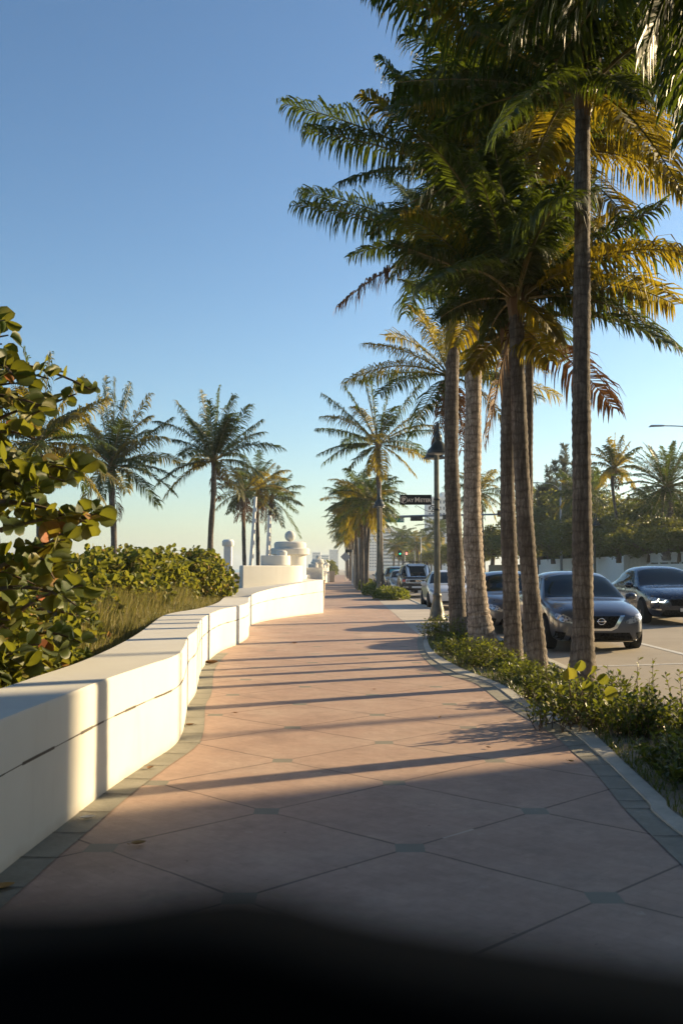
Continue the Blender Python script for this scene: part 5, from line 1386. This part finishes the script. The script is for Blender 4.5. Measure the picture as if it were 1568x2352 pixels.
# ------------------------------------------------------------------ buildings
def building(name, label, px0, px1, ptop, D, mat, cols, rows, depth=18, face_m='bglass', bandy=False, capbox=None):
    a = at(px0,1300,D); b = at(px1,1300,D); zt = at(px0,ptop,D).z
    root = empty(name, ((a.x+b.x)/2,D,0), label, 'building'); g = MB(); g.box((a.x,D,-.6),(b.x,D+depth,zt)); g.build('wall', M[mat], root)
    g = MB(); g.box((a.x-.4,D-.4,zt+.01),(b.x+.4,D+depth+.4,zt+1.0)); g.build('parapet', M[mat], root)
    W = b.x-a.x; cw = W/cols; rh = (zt-2)/rows
    if bandy:
        for r_ in range(rows):
            z = 2+r_*rh; g = MB(); g.box((a.x+.5,D-1.2,z),(b.x-.5,D-.01,z+.9)); g.build('balcony', M[mat], root)
            g = MB(); g.box((a.x+.6,D-.06,z+.95),(b.x-.6,D-.012,z+rh-.3)); g.build('window_band', M[face_m], root)
    else:
        g = MB(); g.box((0,-.25,0),(cw*.5,-.02,rh*.5)); me = None
        for c in range(cols):
            for r_ in range(rows):
                o = g.build('window', M[face_m], root, loc=(0,0,0)) if me is None else None
                if me is None: me = o.data
                else: o = bpy.data.objects.new('window', me); COL.objects.link(o)
                o.parent = root; o.location = (a.x+cw*(c+.25)-root.location.x, 0, 2+rh*(r_+.25))
    if capbox:
        c0 = at(capbox[0],1300,D); c1 = at(capbox[1],1300,D); zc = at(px0,capbox[2],D).z; g = MB(); g.box((c0.x,D+3,zt+1.02),(c1.x,D+depth-3,zc)); g.build('rooftop_block', M[mat], root)
    return root
building('apartment_tower','tall white apartment tower with square windows right behind the pay meter sign',983,1056,1146,420,'bwhite',9,11,capbox=(1016,1034,1129))
building('apartment_tower','wide hazy grey apartment block with balcony bands right of the second lamp post',878,939,1222,640,'bwhite',8,10,bandy=True,capbox=(880,905,1211))
building('apartment_tower','hazy white tower glimpsed between the palm trunks and the mast pole',842,876,1222,700,'bwhite',6,12)
building('apartment_tower','hazy bluish tower nearest the palm row on the horizon',756,777,1264,1300,'bwhite',5,9,bandy=True)
building('apartment_tower','low hazy building in the middle of the three on the horizon',737,755.5,1276,1400,'bwhite',5,6,bandy=True)
building('apartment_tower','hazy building directly behind the second white tower',717,736,1270,1500,'bwhite',5,7,bandy=True)
# unseen building added on the right to cast shade over the near walkway
root = empty('shade_building', (27,1,0), 'unseen beige building added across the road to shade the near walkway', 'building')
g = MB(); g.box((21,-26,0),(34,17.4,18.6)); g.build('wall', M['stucco'], root)
g = MB(); g.box((20.7,-26.3,18.61),(34.3,17.65,19.1)); g.build('roof', M['bwhite'], root)
for k in range(9):
    for r_ in range(5):
        y = -22+k*4.4; g = MB(); g.box((20.94,y-.9,1.2+r_*3.6),(20.99,y+.9,2.9+r_*3.6)); wnd = g.build('window', M['bglass'], root)
        g = MB(); g.box((20.85,y-1.0,1.05+r_*3.6),(20.99,y+1.0,1.17+r_*3.6)); s_ = g.build('sill', M['bwhite'], wnd)
        s_.location = (0,0,0)

# ------------------------------------------------------------------ small things on the walkway
def fallen(px, py, l, mat, label, rz, curl=.25):
    p = gnd(px,py); g = MB(); n_ = 8; vs = []; fs = []
    for i in range(n_+1):
        t = i/n_; wd = l*.32*math.sin(math.pi*min(1,t*.97+.015))**.8
        for sg in (-1,0,1):
            vs.append((p.x+(t-.5)*l*math.cos(rz)-sg*wd*math.sin(rz), p.y+(t-.5)*l*math.sin(rz)+sg*wd*math.cos(rz), .010+abs(sg)*wd*curl+curl*l*.5*(t-.5)**2*2))
    for i in range(n_):
        for k in range(2): a = i*3+k; fs.append((a,a+3,a+4,a+1))
    g.mesh(vs, fs); g.tube([(p.x-l*.5*math.cos(rz),p.y-l*.5*math.sin(rz),.012),(p.x-l*.7*math.cos(rz),p.y-l*.7*math.sin(rz),.02)],.002,4)
    o = g.build('fallen_leaf', M[mat], smooth='all', loc=(p.x,p.y,0)); tag(o, label, 'leaf', 'dry leaves on the walkway')
fallen(318,1943,.085,'leafyellow','curled yellow-brown leaf lying in the shade near the left foreground',.4,.5)
fallen(483,1526,.26,'leafbrown','large brown dry leaf at the foot of the seat wall',-.1,.6)
fallen(202,1884,.09,'bwhite','crumpled pale scrap on the grey pavers near the wall',.3,.5)
fallen(6,2045,.12,'leafyellow','orange leaf at the left edge by the foot of the wall',.7,.4)
fallen(860,1585,.05,'leafbrown','tiny brown leaf fragment in the middle of the sunlit walkway',.8,.4)
fallen(676,1479,.12,'leafbrown','small dark leaf on the walkway near the inner bend of the wall',.2,.5)
for i_,(px_,py_,l_,m_,lab_) in enumerate([(540,1640,.06,'leafbrown','small curled leaf on the left part of the sunlit walkway'),(1010,1650,.05,'leafyellow','small yellow leaf on the walkway between the two shadow lines'),(1120,1720,.05,'leafbrown','brown leaf fragment near the kerb bend'),(436,1668,.09,'leafbrown','brown leaf caught on the pavers at the bulge of the seat wall'),(345,1768,.08,'leafbrown','leaf lying against the foot of the seat wall in the sun'),(1310,1752,.06,'leafyellow','leaf on the grey paver border near the shade edge'),(1500,1650,.10,'leafbrown','dry leaf lying on the road surface near the right edge')]):
    fallen(px_,py_,l_,m_,lab_,i_*1.1,.5)
fallen(1470,1745,.10,'leafyellow','dry leaf on the kerb in the shade at the right',.9,.4)

# solid stand-in for an unidentified out-of-focus black shape close to the lens
g = MB()
xs = [-.17+.34*i/40 for i in range(41)]
def topz(x):
    px = 784+x/.088*F
    py = 2205-85*math.exp(-((px-330)/380)**2)+ (max(0,px-600)/968)*150
    px = min(max(px,-900),2600)
    r_ = ray(784, py); return H + r_.z*(.088/r_.y)
secs = []
for x in xs:
    zt = min(topz(x), 1.478); e_ = max(0,(abs(x)-.14)/.03); zt -= .03*e_*e_
    secs.append([(x,.070,0),(x,.070,zt-.02),(x,.076,zt-.006),(x,.088,zt),(x,.16,zt-.02),(x,.20,zt-.05),(x,.22,zt-.10),(x,.22,0)])
vs = [p for s_ in secs for p in s_]; k = 8; fs = []
for i in range(len(secs)-1):
    for j in range(k): j2 = (j+1)%k; fs.append((i*k+j,(i+1)*k+j,(i+1)*k+j2,i*k+j2))
fs.append(tuple(range(k))); fs.append(tuple(reversed([(len(secs)-1)*k+j for j in range(k)])))
g.mesh(vs, fs); o = g.build('black_shape', M['blackmat'], smooth=True, loc=(0,.15,0))
tag(o, 'unidentified matt black shape, wholly out of focus, filling the bottom edge of the picture', 'unknown_shape')
print('objects', len(bpy.data.objects), 'faces', sum(len(m.polygons) for m in bpy.data.meshes))
